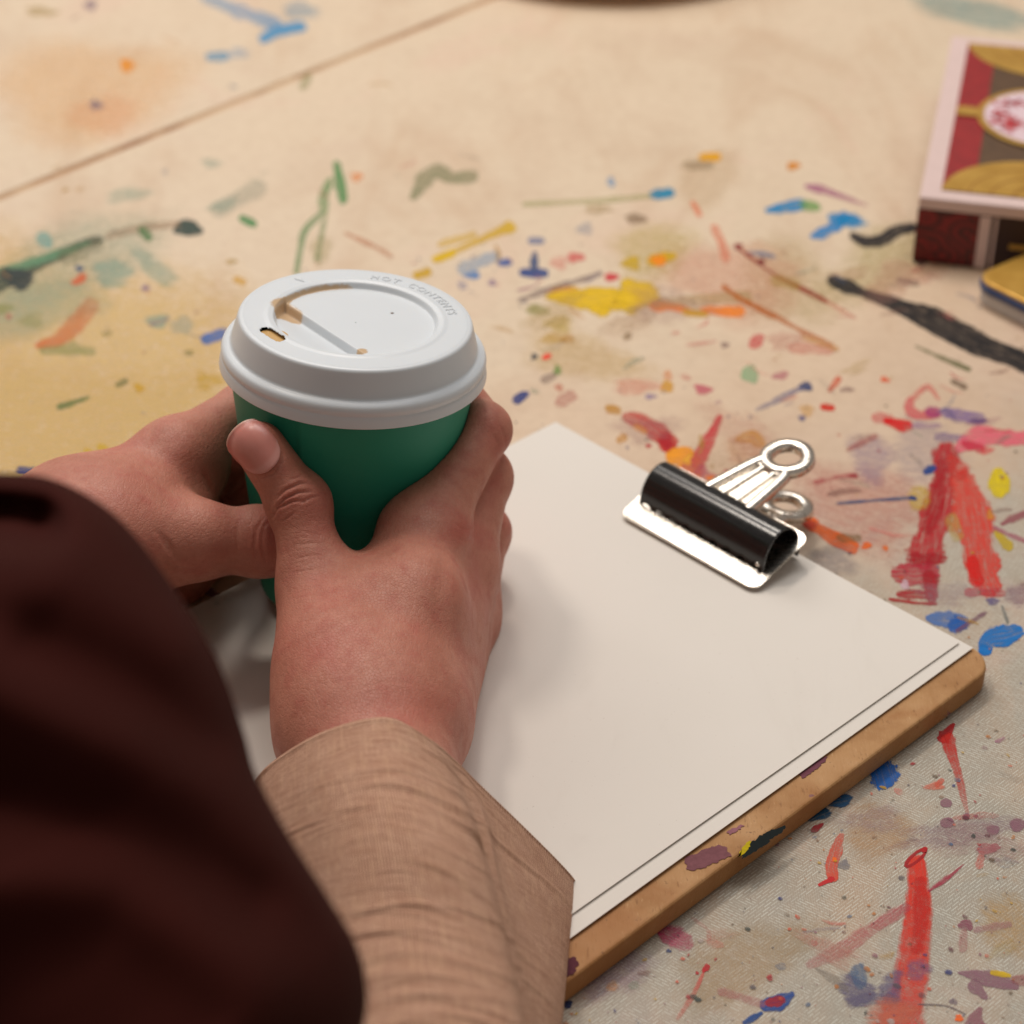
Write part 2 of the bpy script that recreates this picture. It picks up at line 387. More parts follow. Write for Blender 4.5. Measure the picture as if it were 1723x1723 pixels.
# dark green along the second joint
stroke([(-20, 486), (60, 447), (130, 415), (172, 402)], [12, 7, 7, 5], (62, 74, 56), 0.9, 0.08, 0.6, (0, 0.25))
stroke([(-20, 462), (70, 436), (150, 408)], [7, 7, 4], (112, 156, 120), 0.8, 0.12, 0.6)
blob((28, 468), 34, 16, (40, 50, 46), 0.97, 0.06, 0.5, 0.3); blob((316, 384), 24, 15, DGR, 0.95, 0.08, 0.4, -0.1)
stroke([(100, 435), (170, 412)], 10, (120, 120, 84), 0.45, 0.25, 0.7); stroke([(180, 398), (240, 384), (300, 376)], 5, (160, 130, 100), 0.5, 0.2, 0.8)
stroke([(66, 396), (84, 412)], [10, 7], (134, 180, 172), 0.7, 0.15); stroke([(236, 385), (252, 402)], 6, (90, 130, 80), 0.8, 0.12)
stroke([(405, 366), (430, 378)], 6, (88, 146, 92), 0.85, 0.12); blob((375, 345), 26, 8, TEA, 0.5, 0.25, 0.7, -0.3); stroke([(360, 358), (440, 312)], 12, (170, 176, 160), 0.4, 0.3)
blob((215, 328), 34, 13, TEA, 0.4, 0.3, 0.7, -0.2); blob((356, 275), 16, 9, (170, 186, 172), 0.45, 0.25)
blob((134, 470), 13, 8, (226, 116, 84), 0.8, 0.15, 0.5, -0.4); blob((134, 452), 7, 6, (70, 90, 120), 0.9, 0.12)
stroke([(62, 582), (100, 570), (140, 530), (155, 508)], [6, 8, 12, 12], (222, 130, 86), 0.8, 0.2, 0.7, (0, 0.6))
stroke([(70, 590), (120, 588), (158, 592)], [6, 9, 7], (150, 160, 100), 0.55, 0.25); blob((265, 541), 18, 13, (150, 178, 160), 0.65, 0.2); blob((306, 548), 18, 17, (176, 184, 168), 0.5, 0.25)
blob((55, 540), 22, 12, (168, 168, 110), 0.45, 0.28); stroke([(342, 572), (385, 558)], [8, 7], (70, 116, 190), 0.9, 0.1, 0.5, (0, 0.3))
stroke([(98, 686), (150, 668)], [5, 2.5], (112, 124, 66), 0.85, 0.1); stroke([(196, 648), (214, 640)], 4, (124, 124, 70), 0.7, 0.15); blob((234, 653), 9, 7, (216, 170, 50), 0.8, 0.12)
blob((180, 561), 10, 6, (160, 150, 90), 0.5, 0.2); blob((318, 594), 9, 5, (150, 140, 80), 0.6, 0.2); stroke([(143, 758), (165, 768)], 5, (222, 184, 60), 0.75, 0.15); stroke([(166, 750), (182, 760)], 5, (222, 184, 60), 0.75, 0.15)
blob((45, 792), 22, 6, NAV, 0.9, 0.1); blob((245, 485), 8, 5, VIO, 0.6, 0.2); blob((0, 520), 22, 9, (160, 160, 96), 0.6, 0.2)
blob((350, 640), 20, 16, (216, 180, 70), 0.5, 0.3); stroke([(395, 470), (412, 475)], 6, (226, 180, 90), 0.7, 0.2); blob((390, 440), 9, 5, (190, 160, 90), 0.5, 0.2)
# green drips behind the lid
stroke([(566, 272), (570, 300), (578, 340)], [5, 7, 7], (90, 148, 90), 0.85, 0.1, 0.6); stroke([(556, 300), (545, 330), (545, 356)], [5, 6, 9], (120, 158, 104), 0.7, 0.18, 0.7)
stroke([(540, 360), (512, 390), (502, 440), (498, 460)], [4, 4, 4, 4], (124, 156, 110), 0.75, 0.15, 0.8); stroke([(548, 360), (540, 400), (534, 440)], [3, 3, 5], (134, 158, 112), 0.6, 0.2, 0.8)
blob((600, 298), 10, 8, (244, 170, 120), 0.7, 0.2); blob((540, 420), 20, 22, (180, 170, 120), 0.35, 0.3); stroke([(580, 392), (630, 415), (660, 432)], 3, (206, 150, 120), 0.6, 0.2)
# grey green arch
stroke([(695, 332), (712, 305), (735, 288), (762, 300), (800, 296)], [6, 10, 12, 9, 9], (150, 150, 116), 0.75, 0.22, 0.7)
# yellow brush marks
stroke([(732, 438), (790, 412), (840, 390), (862, 380)], [4, 5, 7, 9], (224, 182, 14), 0.92, 0.06, 0.6, (0.35, 0)); stroke([(738, 412), (800, 394)], 5, (226, 190, 70), 0.55, 0.2)
stroke([(730, 438), (766, 424)], [6, 5], YEL, 0.95, 0.06); stroke([(698, 464), (722, 456)], [6, 7], (214, 170, 12), 0.95, 0.06)
blob((1010, 503), 86, 20, YEL, 1.0, 0.03, 0.45, 0.04, irr=0.10, seed=5); blob((1070, 498), 36, 30, YEL, 1.0, 0.03, 0.5, 0.3, seed=9); blob((950, 492), 30, 12, YEL, 1.0, 0.03, 0.5, 0.0)
blob((1012, 522), 20, 10, YEL, 1.0, 0.03); stroke([(1095, 515), (1130, 516), (1170, 526)], [7, 6, 4], (255, 146, 60), 0.95, 0.06, 0.6); stroke([(1150, 525), (1190, 528)], [5, 4], (220, 170, 20), 0.9, 0.08)
stroke([(1180, 520), (1225, 524), (1250, 524)], [3, 8, 8], (255, 150, 70), 0.9, 0.12, 0.7); blob((1062, 443), 18, 10, (218, 180, 40), 0.85, 0.12); stroke([(1092, 440), (1135, 430)], [9, 6], (220, 176, 14), 0.9, 0.08); blob((1108, 438), 12, 10, (255, 146, 20), 0.95, 0.06)
stroke([(1098, 512), (1230, 500), (1260, 500)], 9, (190, 164, 110), 0.5, 0.25)
# blues around
stroke([(1095, 328), (1132, 324)], [6, 7], CYA, 0.92, 0.08); stroke([(880, 344), (1000, 338), (1095, 330)], [3, 4, 4], (180, 180, 130), 0.55, 0.2)
stroke([(876, 458), (920, 460)], 6, (64, 84, 140), 0.92, 0.08); stroke([(900, 425), (898, 455)], [4, 6], (76, 92, 130), 0.85, 0.12); stroke([(890, 405), (914, 405)], 5, (132, 140, 172), 0.7, 0.18)
blob((850, 442), 12, 8, (84, 108, 168), 0.85, 0.12); stroke([(775, 455), (805, 442), (838, 430)], [10, 8, 8], (166, 184, 204), 0.65, 0.22); blob((795, 463), 12, 8, (100, 144, 200), 0.85, 0.12); blob((778, 480), 8, 8, (150, 150, 180), 0.5, 0.2)
blob((828, 476), 8, 5, VIO, 0.6, 0.2); blob((984, 385), 16, 10, (160, 168, 184), 0.45, 0.25); blob((968, 433), 14, 9, (224, 110, 110), 0.7, 0.2); blob((1028, 466), 11, 8, (220, 70, 84), 0.85, 0.12); blob((940, 442), 14, 10, (230, 150, 140), 0.45, 0.25)
stroke([(873, 506), (920, 488), (975, 472), (1012, 460)], 4, (130, 110, 110), 0.6, 0.15, 0.9); blob((905, 522), 22, 9, (150, 146, 70), 0.65, 0.2); blob((940, 545), 24, 12, (214, 190, 90), 0.5, 0.28)
blob((1070, 368), 20, 9, (140, 116, 90), 0.65, 0.2); blob((1005, 352), 20, 9, (190, 170, 130), 0.55, 0.25); blob((1028, 306), 7, 8, SKY, 0.6, 0.15)
stroke([(1178, 264), (1210, 264)], 6, (236, 170, 20), 0.95, 0.06); stroke([(1150, 278), (1200, 278)], 6, (170, 150, 120), 0.55, 0.2); blob((1335, 279), 11, 7, (226, 146, 50), 0.9, 0.12)
stroke([(1290, 354), (1325, 348), (1352, 342)], [5, 7, 8], (24, 138, 196), 0.92, 0.08, 0.7); stroke([(1350, 344), (1378, 350)], [8, 6], (120, 170, 100), 0.75, 0.15)
stroke([(1366, 398), (1396, 386), (1425, 362)], [5, 9, 9], (22, 136, 204), 0.92, 0.1, 0.8); blob((1432, 372), 20, 14, (70, 160, 210), 0.7, 0.18, 0.8); stroke([(1395, 365), (1445, 372)], 7, (40, 146, 206), 0.8, 0.12, 0.8)
stroke([(1355, 312), (1385, 320), (1420, 332), (1460, 346)], [3, 6, 4, 2], (170, 90, 140), 0.8, 0.15, 0.6, (0, 0.5))
stroke([(1165, 340), (1178, 362)], 4, (240, 150, 120), 0.75, 0.15); stroke([(1200, 380), (1215, 410), (1222, 440)], 6, (236, 150, 124), 0.6, 0.2)
stroke([(1432, 395), (1455, 406), (1482, 404), (1510, 388), (1540, 382)], [5, 9, 10, 8, 9], (32, 28, 34), 0.95, 0.08, 0.6); blob((1548, 440), 12, 7, (70, 60, 64), 0.85, 0.15)
stroke([(1395, 470), (1425, 482), (1450, 492), (1490, 506), (1530, 522), (1570, 538), (1620, 566), (1680, 592), (1760, 622)], [9, 12, 7, 8, 12, 17, 16, 15, 14], (30, 27, 29), 0.97, 0.05, 0.5)
stroke([(1510, 470), (1545, 478)], 4, (130, 110, 100), 0.55, 0.2)
stroke([(1238, 414), (1262, 432), (1300, 460), (1350, 486), (1392, 508)], [3, 2.5, 2, 4, 4], (158, 62, 44), 0.88, 0.1, 0.6); blob((1242, 414), 7, 5, (150, 50, 54), 0.9, 0.1); blob((1281, 440), 7, 5, (130, 60, 60), 0.9, 0.1)
stroke([(1392, 508), (1440, 536)], 3, (220, 140, 120), 0.6, 0.2, 0.6, (0, 0.6)); stroke([(1216, 482), (1250, 505), (1300, 530), (1340, 552), (1400, 580)], [4, 4, 4, 3, 3], (196, 110, 50), 0.88, 0.1, 0.7, (0, 0.4))
stroke([(1300, 470), (1340, 480)], 10, (190, 160, 80), 0.45, 0.25)
# reds, right of the cup
stroke([(1050, 700), (1085, 712), (1115, 735), (1130, 755)], [8, 11, 14, 13], (206, 52, 48), 0.92, 0.08, 0.6, (0.3, 0)); blob((1120, 742), 16, 12, (190, 18, 34), 0.85, 0.15, 0.6, 0.7)
stroke([(1020, 686), (1042, 692)], 6, (206, 150, 60), 0.75, 0.18); stroke([(1125, 768), (1150, 770), (1165, 790), (1175, 800)], [10, 18, 14, 8], (250, 160, 10), 0.96, 0.06, 0.6); blob((1163, 774), 14, 12, (252, 186, 10), 0.9, 0.1)
stroke([(1068, 716), (1088, 728)], 4, (240, 160, 60), 0.7, 0.15); stroke([(1212, 700), (1196, 735), (1178, 770), (1170, 784)], [4, 8, 9, 8], (212, 84, 88), 0.85, 0.12, 0.7); stroke([(1150, 790), (1210, 812)], 10, (206, 90, 110), 0.55, 0.25)
blob((1222, 804), 14, 12, (200, 36, 60), 0.85, 0.15); blob((1196, 805), 8, 5, (250, 130, 30), 0.95, 0.06); blob((1180, 790), 10, 10, (206, 90, 120), 0.6, 0.25)
blob((1122, 650), 12, 10, (226, 166, 40), 0.8, 0.15); blob((1124, 632), 8, 8, (236, 160, 110), 0.55, 0.25); blob((1183, 655), 15, 9, (210, 110, 126), 0.75, 0.2, 0.6, 0.3); blob((1070, 650), 40, 12, (226, 150, 130), 0.45, 0.3)
blob((1095, 667), 12, 4, (160, 140, 172), 0.7, 0.18); blob((1262, 630), 17, 13, (160, 190, 150), 0.8, 0.15, 0.5, 0.5); blob((1219, 580), 9, 5, (140, 112, 110), 0.7, 0.2); stroke([(1264, 582), (1282, 566)], 7, (220, 110, 110), 0.75, 0.2)
stroke([(866, 676), (876, 668), (888, 662)], [7, 6, 5], (50, 66, 130), 0.93, 0.08); blob((899, 600), 7, 5, (60, 66, 76), 0.9, 0.1); stroke([(914, 602), (926, 598)], 4, (250, 100, 90), 0.9, 0.1); blob((938, 623), 7, 8, (130, 156, 90), 0.8, 0.15); stroke([(912, 640), (934, 632)], 6, (150, 130, 120), 0.55, 0.2)
stroke([(937, 680), (965, 664)], 8, (200, 140, 130), 0.55, 0.25); blob((941, 652), 8, 6, (210, 130, 110), 0.6, 0.2); blob((1056, 566), 8, 6, (140, 110, 70), 0.7, 0.2); blob((930, 570), 22, 9, (214, 176, 80), 0.5, 0.28); blob((955, 570), 12, 8, (200, 150, 60), 0.55, 0.25)
stroke([(1240, 740), (1265, 735), (1282, 748)], [6, 9, 8], (220, 160, 50), 0.7, 0.2, 0.8); blob((1250, 760), 26, 26, (206, 150, 110), 0.4, 0.33)
stroke([(1040, 742), (1052, 734)], 6, (214, 160, 90), 0.7, 0.2); blob((1091, 750), 5, 4, (210, 80, 80), 0.85, 0.1)
stroke([(1272, 690), (1305, 675), (1340, 656), (1362, 648)], [3, 5, 4, 7], (122, 122, 156), 0.75, 0.15, 0.7, (0.4, 0)); blob((1356, 650), 11, 7, (80, 88, 124), 0.85, 0.12); stroke([(1395, 658), (1412, 636)], [3, 5], (224, 120, 96), 0.8, 0.15); stroke([(1382, 684), (1402, 686)], 5, (218, 64, 50), 0.93, 0.08)
blob((1425, 655), 11, 5, (150, 120, 116), 0.6, 0.2); blob((1489, 639), 8, 5, (236, 120, 90), 0.8, 0.15); blob((1349, 703), 6, 6, (110, 104, 140), 0.8, 0.15); blob((1358, 690), 12, 10, (226, 180, 110), 0.5, 0.25); blob((1314, 632), 13, 8, (200, 130, 140), 0.65, 0.2)
stroke([(1330, 585), (1400, 588)], 7, (222, 150, 136), 0.5, 0.25); stroke([(1350, 566), (1410, 588)], 4, (214, 160, 100), 0.6, 0.2); stroke([(1540, 582), (1580, 600), (1632, 622)], [2, 3, 4], (98, 104, 60), 0.8, 0.12, 0.6, (0.5, 0)); stroke([(1600, 640), (1626, 652)], [3, 5], (120, 100, 80), 0.7, 0.15)
stroke([(1532, 670), (1530, 690), (1548, 698), (1575, 696)], [6, 8, 7, 9], (226, 120, 122), 0.75, 0.18, 0.7); stroke([(1535, 672), (1560, 650), (1580, 672)], [5, 4, 3], (228, 130, 124), 0.6, 0.2, 0.8); stroke([(1560, 692), (1580, 695)], 7, (180, 80, 130), 0.75, 0.18)
stroke([(1585, 692), (1620, 700), (1655, 706)], [6, 8, 8], (142, 118, 166), 0.75, 0.18, 0.7); blob((1648, 708), 14, 5, (98, 80, 130), 0.8, 0.15); stroke([(1470, 702), (1500, 706)], 7, (222, 130, 126), 0.65, 0.22); stroke([(1490, 708), (1515, 715), (1532, 716)], [6, 9, 7], (222, 70, 70), 0.9, 0.12, 0.6); stroke([(1535, 716), (1582, 716)], 4, (180, 150, 172), 0.6, 0.2)
stroke([(1575, 735), (1625, 738)], 6, (150, 130, 160), 0.6, 0.2); stroke([(1610, 755), (1650, 735), (1700, 738), (1740, 735)], [8, 14, 11, 10], (240, 128, 142), 0.85, 0.15, 0.7); stroke([(1620, 746), (1655, 756)], 6, (214, 84, 100), 0.8, 0.15); blob((1660, 758), 12, 6, (230, 110, 110), 0.75, 0.2)
stroke([(1425, 758), (1450, 745), (1475, 733)], [3, 5, 4], (182, 110, 104), 0.65, 0.2, 0.8); stroke([(1370, 812), (1400, 805), (1435, 800)], [4, 3, 5], (190, 100, 100), 0.65, 0.2, 0.8); blob((1437, 800), 7, 5, (170, 70, 76), 0.8, 0.15)
# big red letter-like legs
stroke([(1592, 752), (1588, 800), (1576, 860), (1566, 900), (1554, 945)], [14, 16, 19, 21, 21], (192, 58, 64), 0.88, 0.1, 0.95); stroke([(1586, 775), (1574, 850), (1560, 895)], [9, 10, 9], (186, 26, 38), 0.55, 0.2, 0.9)
stroke([(1615, 800), (1632, 850), (1645, 910), (1655, 960), (1668, 996)], [18, 23, 22, 22, 17], (224, 92, 84), 0.85, 0.12, 0.8); stroke([(1635, 940), (1645, 985)], [9, 10], (228, 70, 68), 0.8, 0.12); stroke([(1600, 770), (1620, 800)], [10, 14], (222, 90, 84), 0.7, 0.18, 0.8)
stroke([(1505, 965), (1535, 968), (1572, 968)], [10, 18, 17], (190, 70, 82), 0.85, 0.14, 1.0); stroke([(1512, 1000), (1570, 1000)], 7, (176, 44, 52), 0.85, 0.12, 0.9); stroke([(1562, 965), (1570, 1010)], [12, 8], (176, 40, 48), 0.85, 0.12, 0.9); stroke([(1496, 1008), (1540, 1014), (1576, 1016)], 2.5, (176, 60, 60), 0.85, 0.1); stroke([(1528, 940), (1590, 940)], 7, (180, 56, 62), 0.7, 0.18, 1.0); blob((1523, 984), 8, 8, (226, 196, 206), 0.8, 0.15)
stroke([(1626, 996), (1690, 998)], 6, (206, 84, 90), 0.65, 0.2, 1.0); blob((1670, 1012), 12, 6, (100, 90, 140), 0.7, 0.2)
stroke([(1678, 792), (1682, 812), (1680, 832)], [8, 16, 13], (226, 200, 14), 0.96, 0.06, 0.5); stroke([(1675, 895), (1700, 922)], [5, 8], (206, 176, 40), 0.85, 0.12); blob((1666, 866), 6, 9, (226, 160, 90), 0.75, 0.2); stroke([(1545, 825), (1548, 850)], 14, (216, 188, 90), 0.55, 0.28); stroke([(1600, 870), (1612, 905)], 9, (206, 180, 110), 0.5, 0.28)
stroke([(1685, 882), (1705, 872), (1740, 858)], [3, 5, 5], (160, 84, 96), 0.75, 0.15); stroke([(1672, 887), (1700, 900), (1735, 915)], 3, (180, 100, 120), 0.65, 0.2); stroke([(1408, 847), (1470, 842), (1525, 838)], [2, 2, 3], (70, 88, 124), 0.8, 0.12); blob((1534, 838), 9, 4, (44, 66, 122), 0.93, 0.08); stroke([(1556, 794), (1572, 786)], 5, (48, 76, 140), 0.92, 0.08)
stroke([(1352, 872), (1372, 886), (1405, 905), (1440, 922)], [8, 9, 9, 9], (230, 104, 40), 0.92, 0.1, 0.7); blob((1458, 918), 9, 6, (240, 110, 40), 0.9, 0.1); blob((1362, 882), 16, 8, (190, 60, 60), 0.6, 0.22, 0.6, 0.6); stroke([(1410, 905), (1446, 905)], 6, (130, 110, 70), 0.55, 0.22); blob((1490, 922), 5, 5, (236, 130, 80), 0.8, 0.12); blob((1400, 945), 40, 26, (140, 132, 140), 0.4, 0.33)
stroke([(1560, 1040), (1590, 1042), (1625, 1050)], [6, 11, 10], (96, 128, 186), 0.85, 0.14, 0.8); stroke([(1600, 1055), (1620, 1048)], 10, (50, 104, 184), 0.8, 0.15, 0.8); stroke([(1610, 1062), (1650, 1036), (1660, 1030)], [3, 3, 2], (130, 90, 110), 0.7, 0.18)
stroke([(1655, 1098), (1664, 1076), (1690, 1070), (1716, 1060)], [9, 14, 15, 9], (22, 118, 196), 0.96, 0.06, 0.7); stroke([(1651, 1092), (1665, 1096)], 8, (24, 120, 200), 0.95, 0.06); stroke([(1686, 1020), (1696, 1048)], [2, 3], (110, 120, 120), 0.6, 0.2); blob((1712, 1000), 20, 20, (146, 110, 130), 0.5, 0.3)
# lower right cloth
stroke([(1605, 1218), (1590, 1238), (1580, 1244)], [3, 10, 6], (176, 24, 28), 0.96, 0.05, 0.4); stroke([(1594, 1240), (1602, 1270), (1614, 1310), (1622, 1345), (1628, 1370)], [14, 9, 5, 4, 3], (206, 50, 42), 0.88, 0.12, 0.5, (0, 0.75))
stroke([(1483, 1290), (1490, 1315)], [18, 20], (24, 96, 178), 0.95, 0.06, 0.6); blob((1412, 1348), 24, 10, (24, 84, 128), 0.9, 0.08, 0.5, -0.3); blob((1375, 1370), 24, 11, (20, 76, 110), 0.9, 0.08, 0.5, -0.4)
blob((1573, 1322), 14, 8, (226, 130, 110), 0.7, 0.18, 0.7, -0.2); stroke([(1575, 1322), (1586, 1312)], 4, (220, 120, 104), 0.7, 0.18)
for (bx, by, r) in ((1592, 1351, 10), (1594, 1384, 12), (1626, 1373, 7), (1671, 1396, 11), (1712, 1388, 14), (1642, 1373, 4)):
    blob((bx, by), r, r * 0.8, (152, 108, 122), 0.75, 0.06, 0.25, 0, 'paint_drop', 0.06)
blob((1660, 1428), 18, 9, (190, 112, 118), 0.75, 0.08, 0.3, 0, 'paint_drop', 0.1); blob((1674, 1426), 9, 7, (190, 112, 118), 0.75, 0.08, 0.3, 0, 'paint_drop'); stroke([(1652, 1434), (1647, 1460)], 6, (222, 130, 122), 0.55, 0.22)
stroke([(1366, 1398), (1376, 1392), (1385, 1386)], [4, 4, 2], (166, 22, 36), 0.95, 0.06, 0.3)
stroke([(1416, 1404), (1406, 1435), (1398, 1460), (1404, 1480)], [5, 8, 9, 7], (226, 104, 88), 0.9, 0.1, 0.7, (0.4, 0)); stroke([(1378, 1489), (1402, 1478)], [3, 4], (206, 40, 44), 0.95, 0.05, 0.3); blob((1404, 1446), 4, 4, (250, 110, 20), 0.95, 0.05)
blob((1420, 1455), 11, 8, (136, 130, 134), 0.75, 0.12); blob((1535, 1410), 10, 6, (150, 130, 130), 0.4, 0.25)
# tall red drip with an outlined head
stroke([(1542, 1445), (1545, 1490), (1546, 1530), (1540, 1580), (1536, 1620), (1530, 1660), (1520, 1700), (1512, 1760)], [15, 16, 17, 20, 23, 26, 32, 36], (226, 74, 62), 0.92, 0.18, 0.35, (0, 0.3))
stroke([(1548, 1480), (1550, 1540), (1542, 1600)], [9, 10, 10], (212, 48, 40), 0.6, 0.28, 0.4)
th = np.linspace(0, 6.28, 18); hd = [(1541 + 17 * math.cos(a) * 0.95 - 6 * math.sin(a), 1443 - 9 * math.cos(a) + 12 * math.sin(a)) for a in th]
stroke(hd, 2.3, (170, 22, 26), 0.97, 0.04, 0.2); stroke([(1552, 1432), (1559, 1427)], [4, 3], (184, 20, 26), 0.97, 0.04, 0.2)
stroke([(1563, 1499), (1590, 1480), (1608, 1466), (1622, 1454)], [3, 4, 2, 1.2], (176, 44, 76), 0.88, 0.1, 0.6, (0, 0.4)); stroke([(1528, 1525), (1470, 1560), (1420, 1595), (1360, 1625)], [7, 10, 9, 6], (196, 96, 106), 0.6, 0.28, 0.7, (0, 0.5))
blob((1440, 1668), 30, 26, (112, 104, 132), 0.72, 0.16, 0.6, 0.2); stroke([(1442, 1628), (1450, 1660)], [12, 10], (90, 116, 150), 0.65, 0.22); blob((1500, 1660), 20, 26, (112, 104, 138), 0.65, 0.22); blob((1468, 1682), 40, 12, (120, 112, 140), 0.55, 0.2); blob((1545, 1632), 20, 16, (124, 112, 146), 0.5, 0.28); blob((1500, 1705), 40, 26, (214, 130, 108), 0.65, 0.25)
stroke([(1285, 1692), (1310, 1686), (1334, 1672)], [10, 13, 5], (36, 76, 150), 0.95, 0.06, 0.7); stroke([(1290, 1688), (1318, 1682)], [7, 8], (160, 30, 50), 0.93, 0.08, 0.5); stroke([(1252, 1722), (1268, 1712), (1282, 1704)], [5, 4, 4], (36, 76, 140), 0.92, 0.08, 0.6)
stroke([(1612, 1636), (1660, 1645), (1712, 1660)], [2, 11, 6], (150, 106, 122), 0.75, 0.06, 0.3); stroke([(1636, 1655), (1660, 1680)], [12, 3], (150, 106, 122), 0.7, 0.06, 0.3); stroke([(1668, 1636), (1700, 1642)], [4, 3], (222, 184, 20), 0.95, 0.06); stroke([(1705, 1648), (1730, 1650)], 7, (170, 110, 110), 0.7, 0.15)
stroke([(1650, 1696), (1640, 1720), (1646, 1740)], [4, 14, 20], (156, 104, 116), 0.75, 0.08, 0.3); blob((1614, 1713), 8, 6, (255, 120, 60), 0.95, 0.06); blob((1604, 1685), 7, 6, (130, 112, 126), 0.75, 0.1); stroke([(1545, 1690), (1590, 1692), (1625, 1706)], 1.3, (110, 96, 100), 0.7, 0.1, 0.4)
stroke([(1614, 1558), (1626, 1556), (1634, 1562)], [5, 8, 5], (150, 84, 104), 0.75, 0.12); stroke([(1622, 1566), (1620, 1600)], 6, (190, 130, 130), 0.5, 0.25); stroke([(1640, 1565), (1700, 1555)], 5, (180, 130, 140), 0.45, 0.28)
stroke([(1110, 1568), (1135, 1576), (1160, 1592)], [7, 15, 12], (190, 74, 110), 0.82, 0.22, 0.5, (0, 0.5)); blob((1188, 1629), 6, 8, (190, 24, 34), 0.96, 0.05, 0.3, 0.5, 'paint_drop'); blob((1173, 1637), 3, 3, (180, 30, 40), 0.95, 0.05, 0.3, 0, 'paint_drop'); stroke([(1183, 1638), (1168, 1670), (1140, 1715)], [2, 4, 3], (220, 120, 110), 0.75, 0.15, 0.5, (0, 0.6))
blob((955, 1690), 9, 7, (34, 50, 96), 0.93, 0.08); blob((1125, 1600), 5, 3, (70, 80, 120), 0.85, 0.1); stroke([(1285, 1690), (1240, 1676), (1210, 1668)], 6, (190, 120, 124), 0.45, 0.28); blob((1030, 1660), 10, 8, (226, 170, 120), 0.5, 0.25)
stroke([(942, 1024), (942, 1026)], 2, VIO, 0.6, 0.2); stroke([(340, 988), (372, 1008)], 6, (150, 112, 140), 0.9, 0.08)
rq = random.Random(23)
pal_ = [(206, 96, 100), (220, 130, 120), (170, 110, 140), (120, 110, 150), (200, 60, 60), (226, 170, 110), (150, 140, 130), (196, 150, 60), (110, 130, 160), (230, 150, 140), (140, 100, 90), (160, 170, 150)]
for i in range(150):
    u, v = (rq.uniform(860, 1750), rq.uniform(400, 1120)) if rq.random() < 0.62 else (rq.uniform(1000, 1750), rq.uniform(1150, 1740))
    if rq.random() < 0.12: u, v = rq.uniform(0, 900), rq.uniform(30, 700)
    sc_ = 0.55 + v / 1723 * 0.75; a = rq.choice([-0.5, -0.4, 0.5, 0.6, 1.2]) + rq.uniform(-0.4, 0.4); L = rq.uniform(6, 46) * sc_; b = a + rq.uniform(-0.6, 0.6)
    p0 = (u, v); p1 = (u + L * math.cos(a), v + L * math.sin(a) * 0.6); p2 = (p1[0] + L * 0.7 * math.cos(b), p1[1] + L * 0.7 * math.sin(b) * 0.6)
    stroke([p0, p1, p2], [rq.uniform(1.0, 3.2) * sc_, rq.uniform(1.2, 6.0) * sc_, rq.uniform(1.0, 3.0) * sc_], rq.choice(pal_), rq.uniform(0.25, 0.75), rq.uniform(0.08, 0.3), 0.9, (rq.uniform(0, 0.7), rq.uniform(0, 0.7)), 'paint_smear')
for i in range(26):
    u, v = rq.uniform(900, 1750), rq.uniform(420, 1740); r = rq.uniform(20, 70)
    blob((u, v), r, r * rq.uniform(0.35, 0.6), rq.choice([(206, 150, 136), (190, 160, 130), (170, 150, 160), (200, 176, 120), (176, 140, 140)]), rq.uniform(0.2, 0.4), 0.33, 0.9, rq.uniform(-0.7, 0.7), 'paint_wash', 0.3, i)
# fine specks all over, too small to pick apart one by one
rs = random.Random(11)
bm = bmesh.new()
cl = bm.verts.layers.float_color.new('paint'); le = bm.verts.layers.float.new('edge'); lo = bm.verts.layers.float.new('opacity'); lsf = bm.verts.layers.float.new('soft'); lw = bm.verts.layers.float.new('worn'); lb = bm.verts.layers.float_vector.new('brush')
spc = [(176, 60, 70), (60, 64, 120), (96, 88, 96), (150, 100, 116), (196, 130, 80), (110, 90, 70), (60, 70, 66), (214, 110, 90), (90, 110, 140), (150, 120, 100), (200, 160, 60), (110, 60, 70), (190, 176, 170)]
for i in range(1250):
    if rs.random() < 0.62: u, v = rs.uniform(850, 1760), rs.uniform(1080, 1740)
    else: u, v = rs.uniform(560, 1750), rs.uniform(380, 1080)
    if rs.random() < 0.1: u, v = rs.uniform(0, 900), rs.uniform(380, 800)
    P = bp(u, v, 0.00026)
    c = rgb(*rs.choice(spc)); r = 0.00025 + 0.0011 * rs.random() ** 3; a0 = rs.uniform(0, 6.28); st = rs.uniform(0.5, 1.0); n = 7
    ca, sa = math.cos(a0), math.sin(a0); vs = []
    for k in range(n):
        a = 6.283 * k / n; q = rs.uniform(0.75, 1.2); x, y = r * q * math.cos(a), r * st * q * math.sin(a)
        w = bm.verts.new((P[0] + x * ca - y * sa, P[1] + x * sa + y * ca, 0.00026 + 0.0000001 * i)); w[cl] = (*c, 1); w[le] = 0.8; w[lo] = rs.uniform(0.35, 0.9); w[lsf] = 0.03; w[lw] = 0.2; vs.append(w)
    bm.faces.new(vs)
me = bpy.data.meshes.new('paint_specks'); bm.to_mesh(me); bm.free()
sp = put(link('paint_specks', me, None, M_PAINT), table); sp['kind'] = 'stuff'

# ================================================================ CLIPBOARD
BTH = 0.0092                                                   # board thickness
YAW = math.radians(-46.0)
PU = np.array([math.cos(YAW), math.sin(YAW)]); PV = np.array([math.sin(YAW), -math.cos(YAW)])   # along the short edge / towards the person
PTL = bp(935, 708, BTH + 0.0016)[:2]                            # far left corner of the upper sheet
def board_pt(a, b, z=0.0): q = PTL + PU * a + PV * b; return np.array([q[0], q[1], z])
BM = Matrix(((PU[0], -PV[0], 0, PTL[0]), (PU[1], -PV[1], 0, PTL[1]), (0, 0, 1, 0), (0, 0, 0, 1)))    # local x = PU, local y = -PV

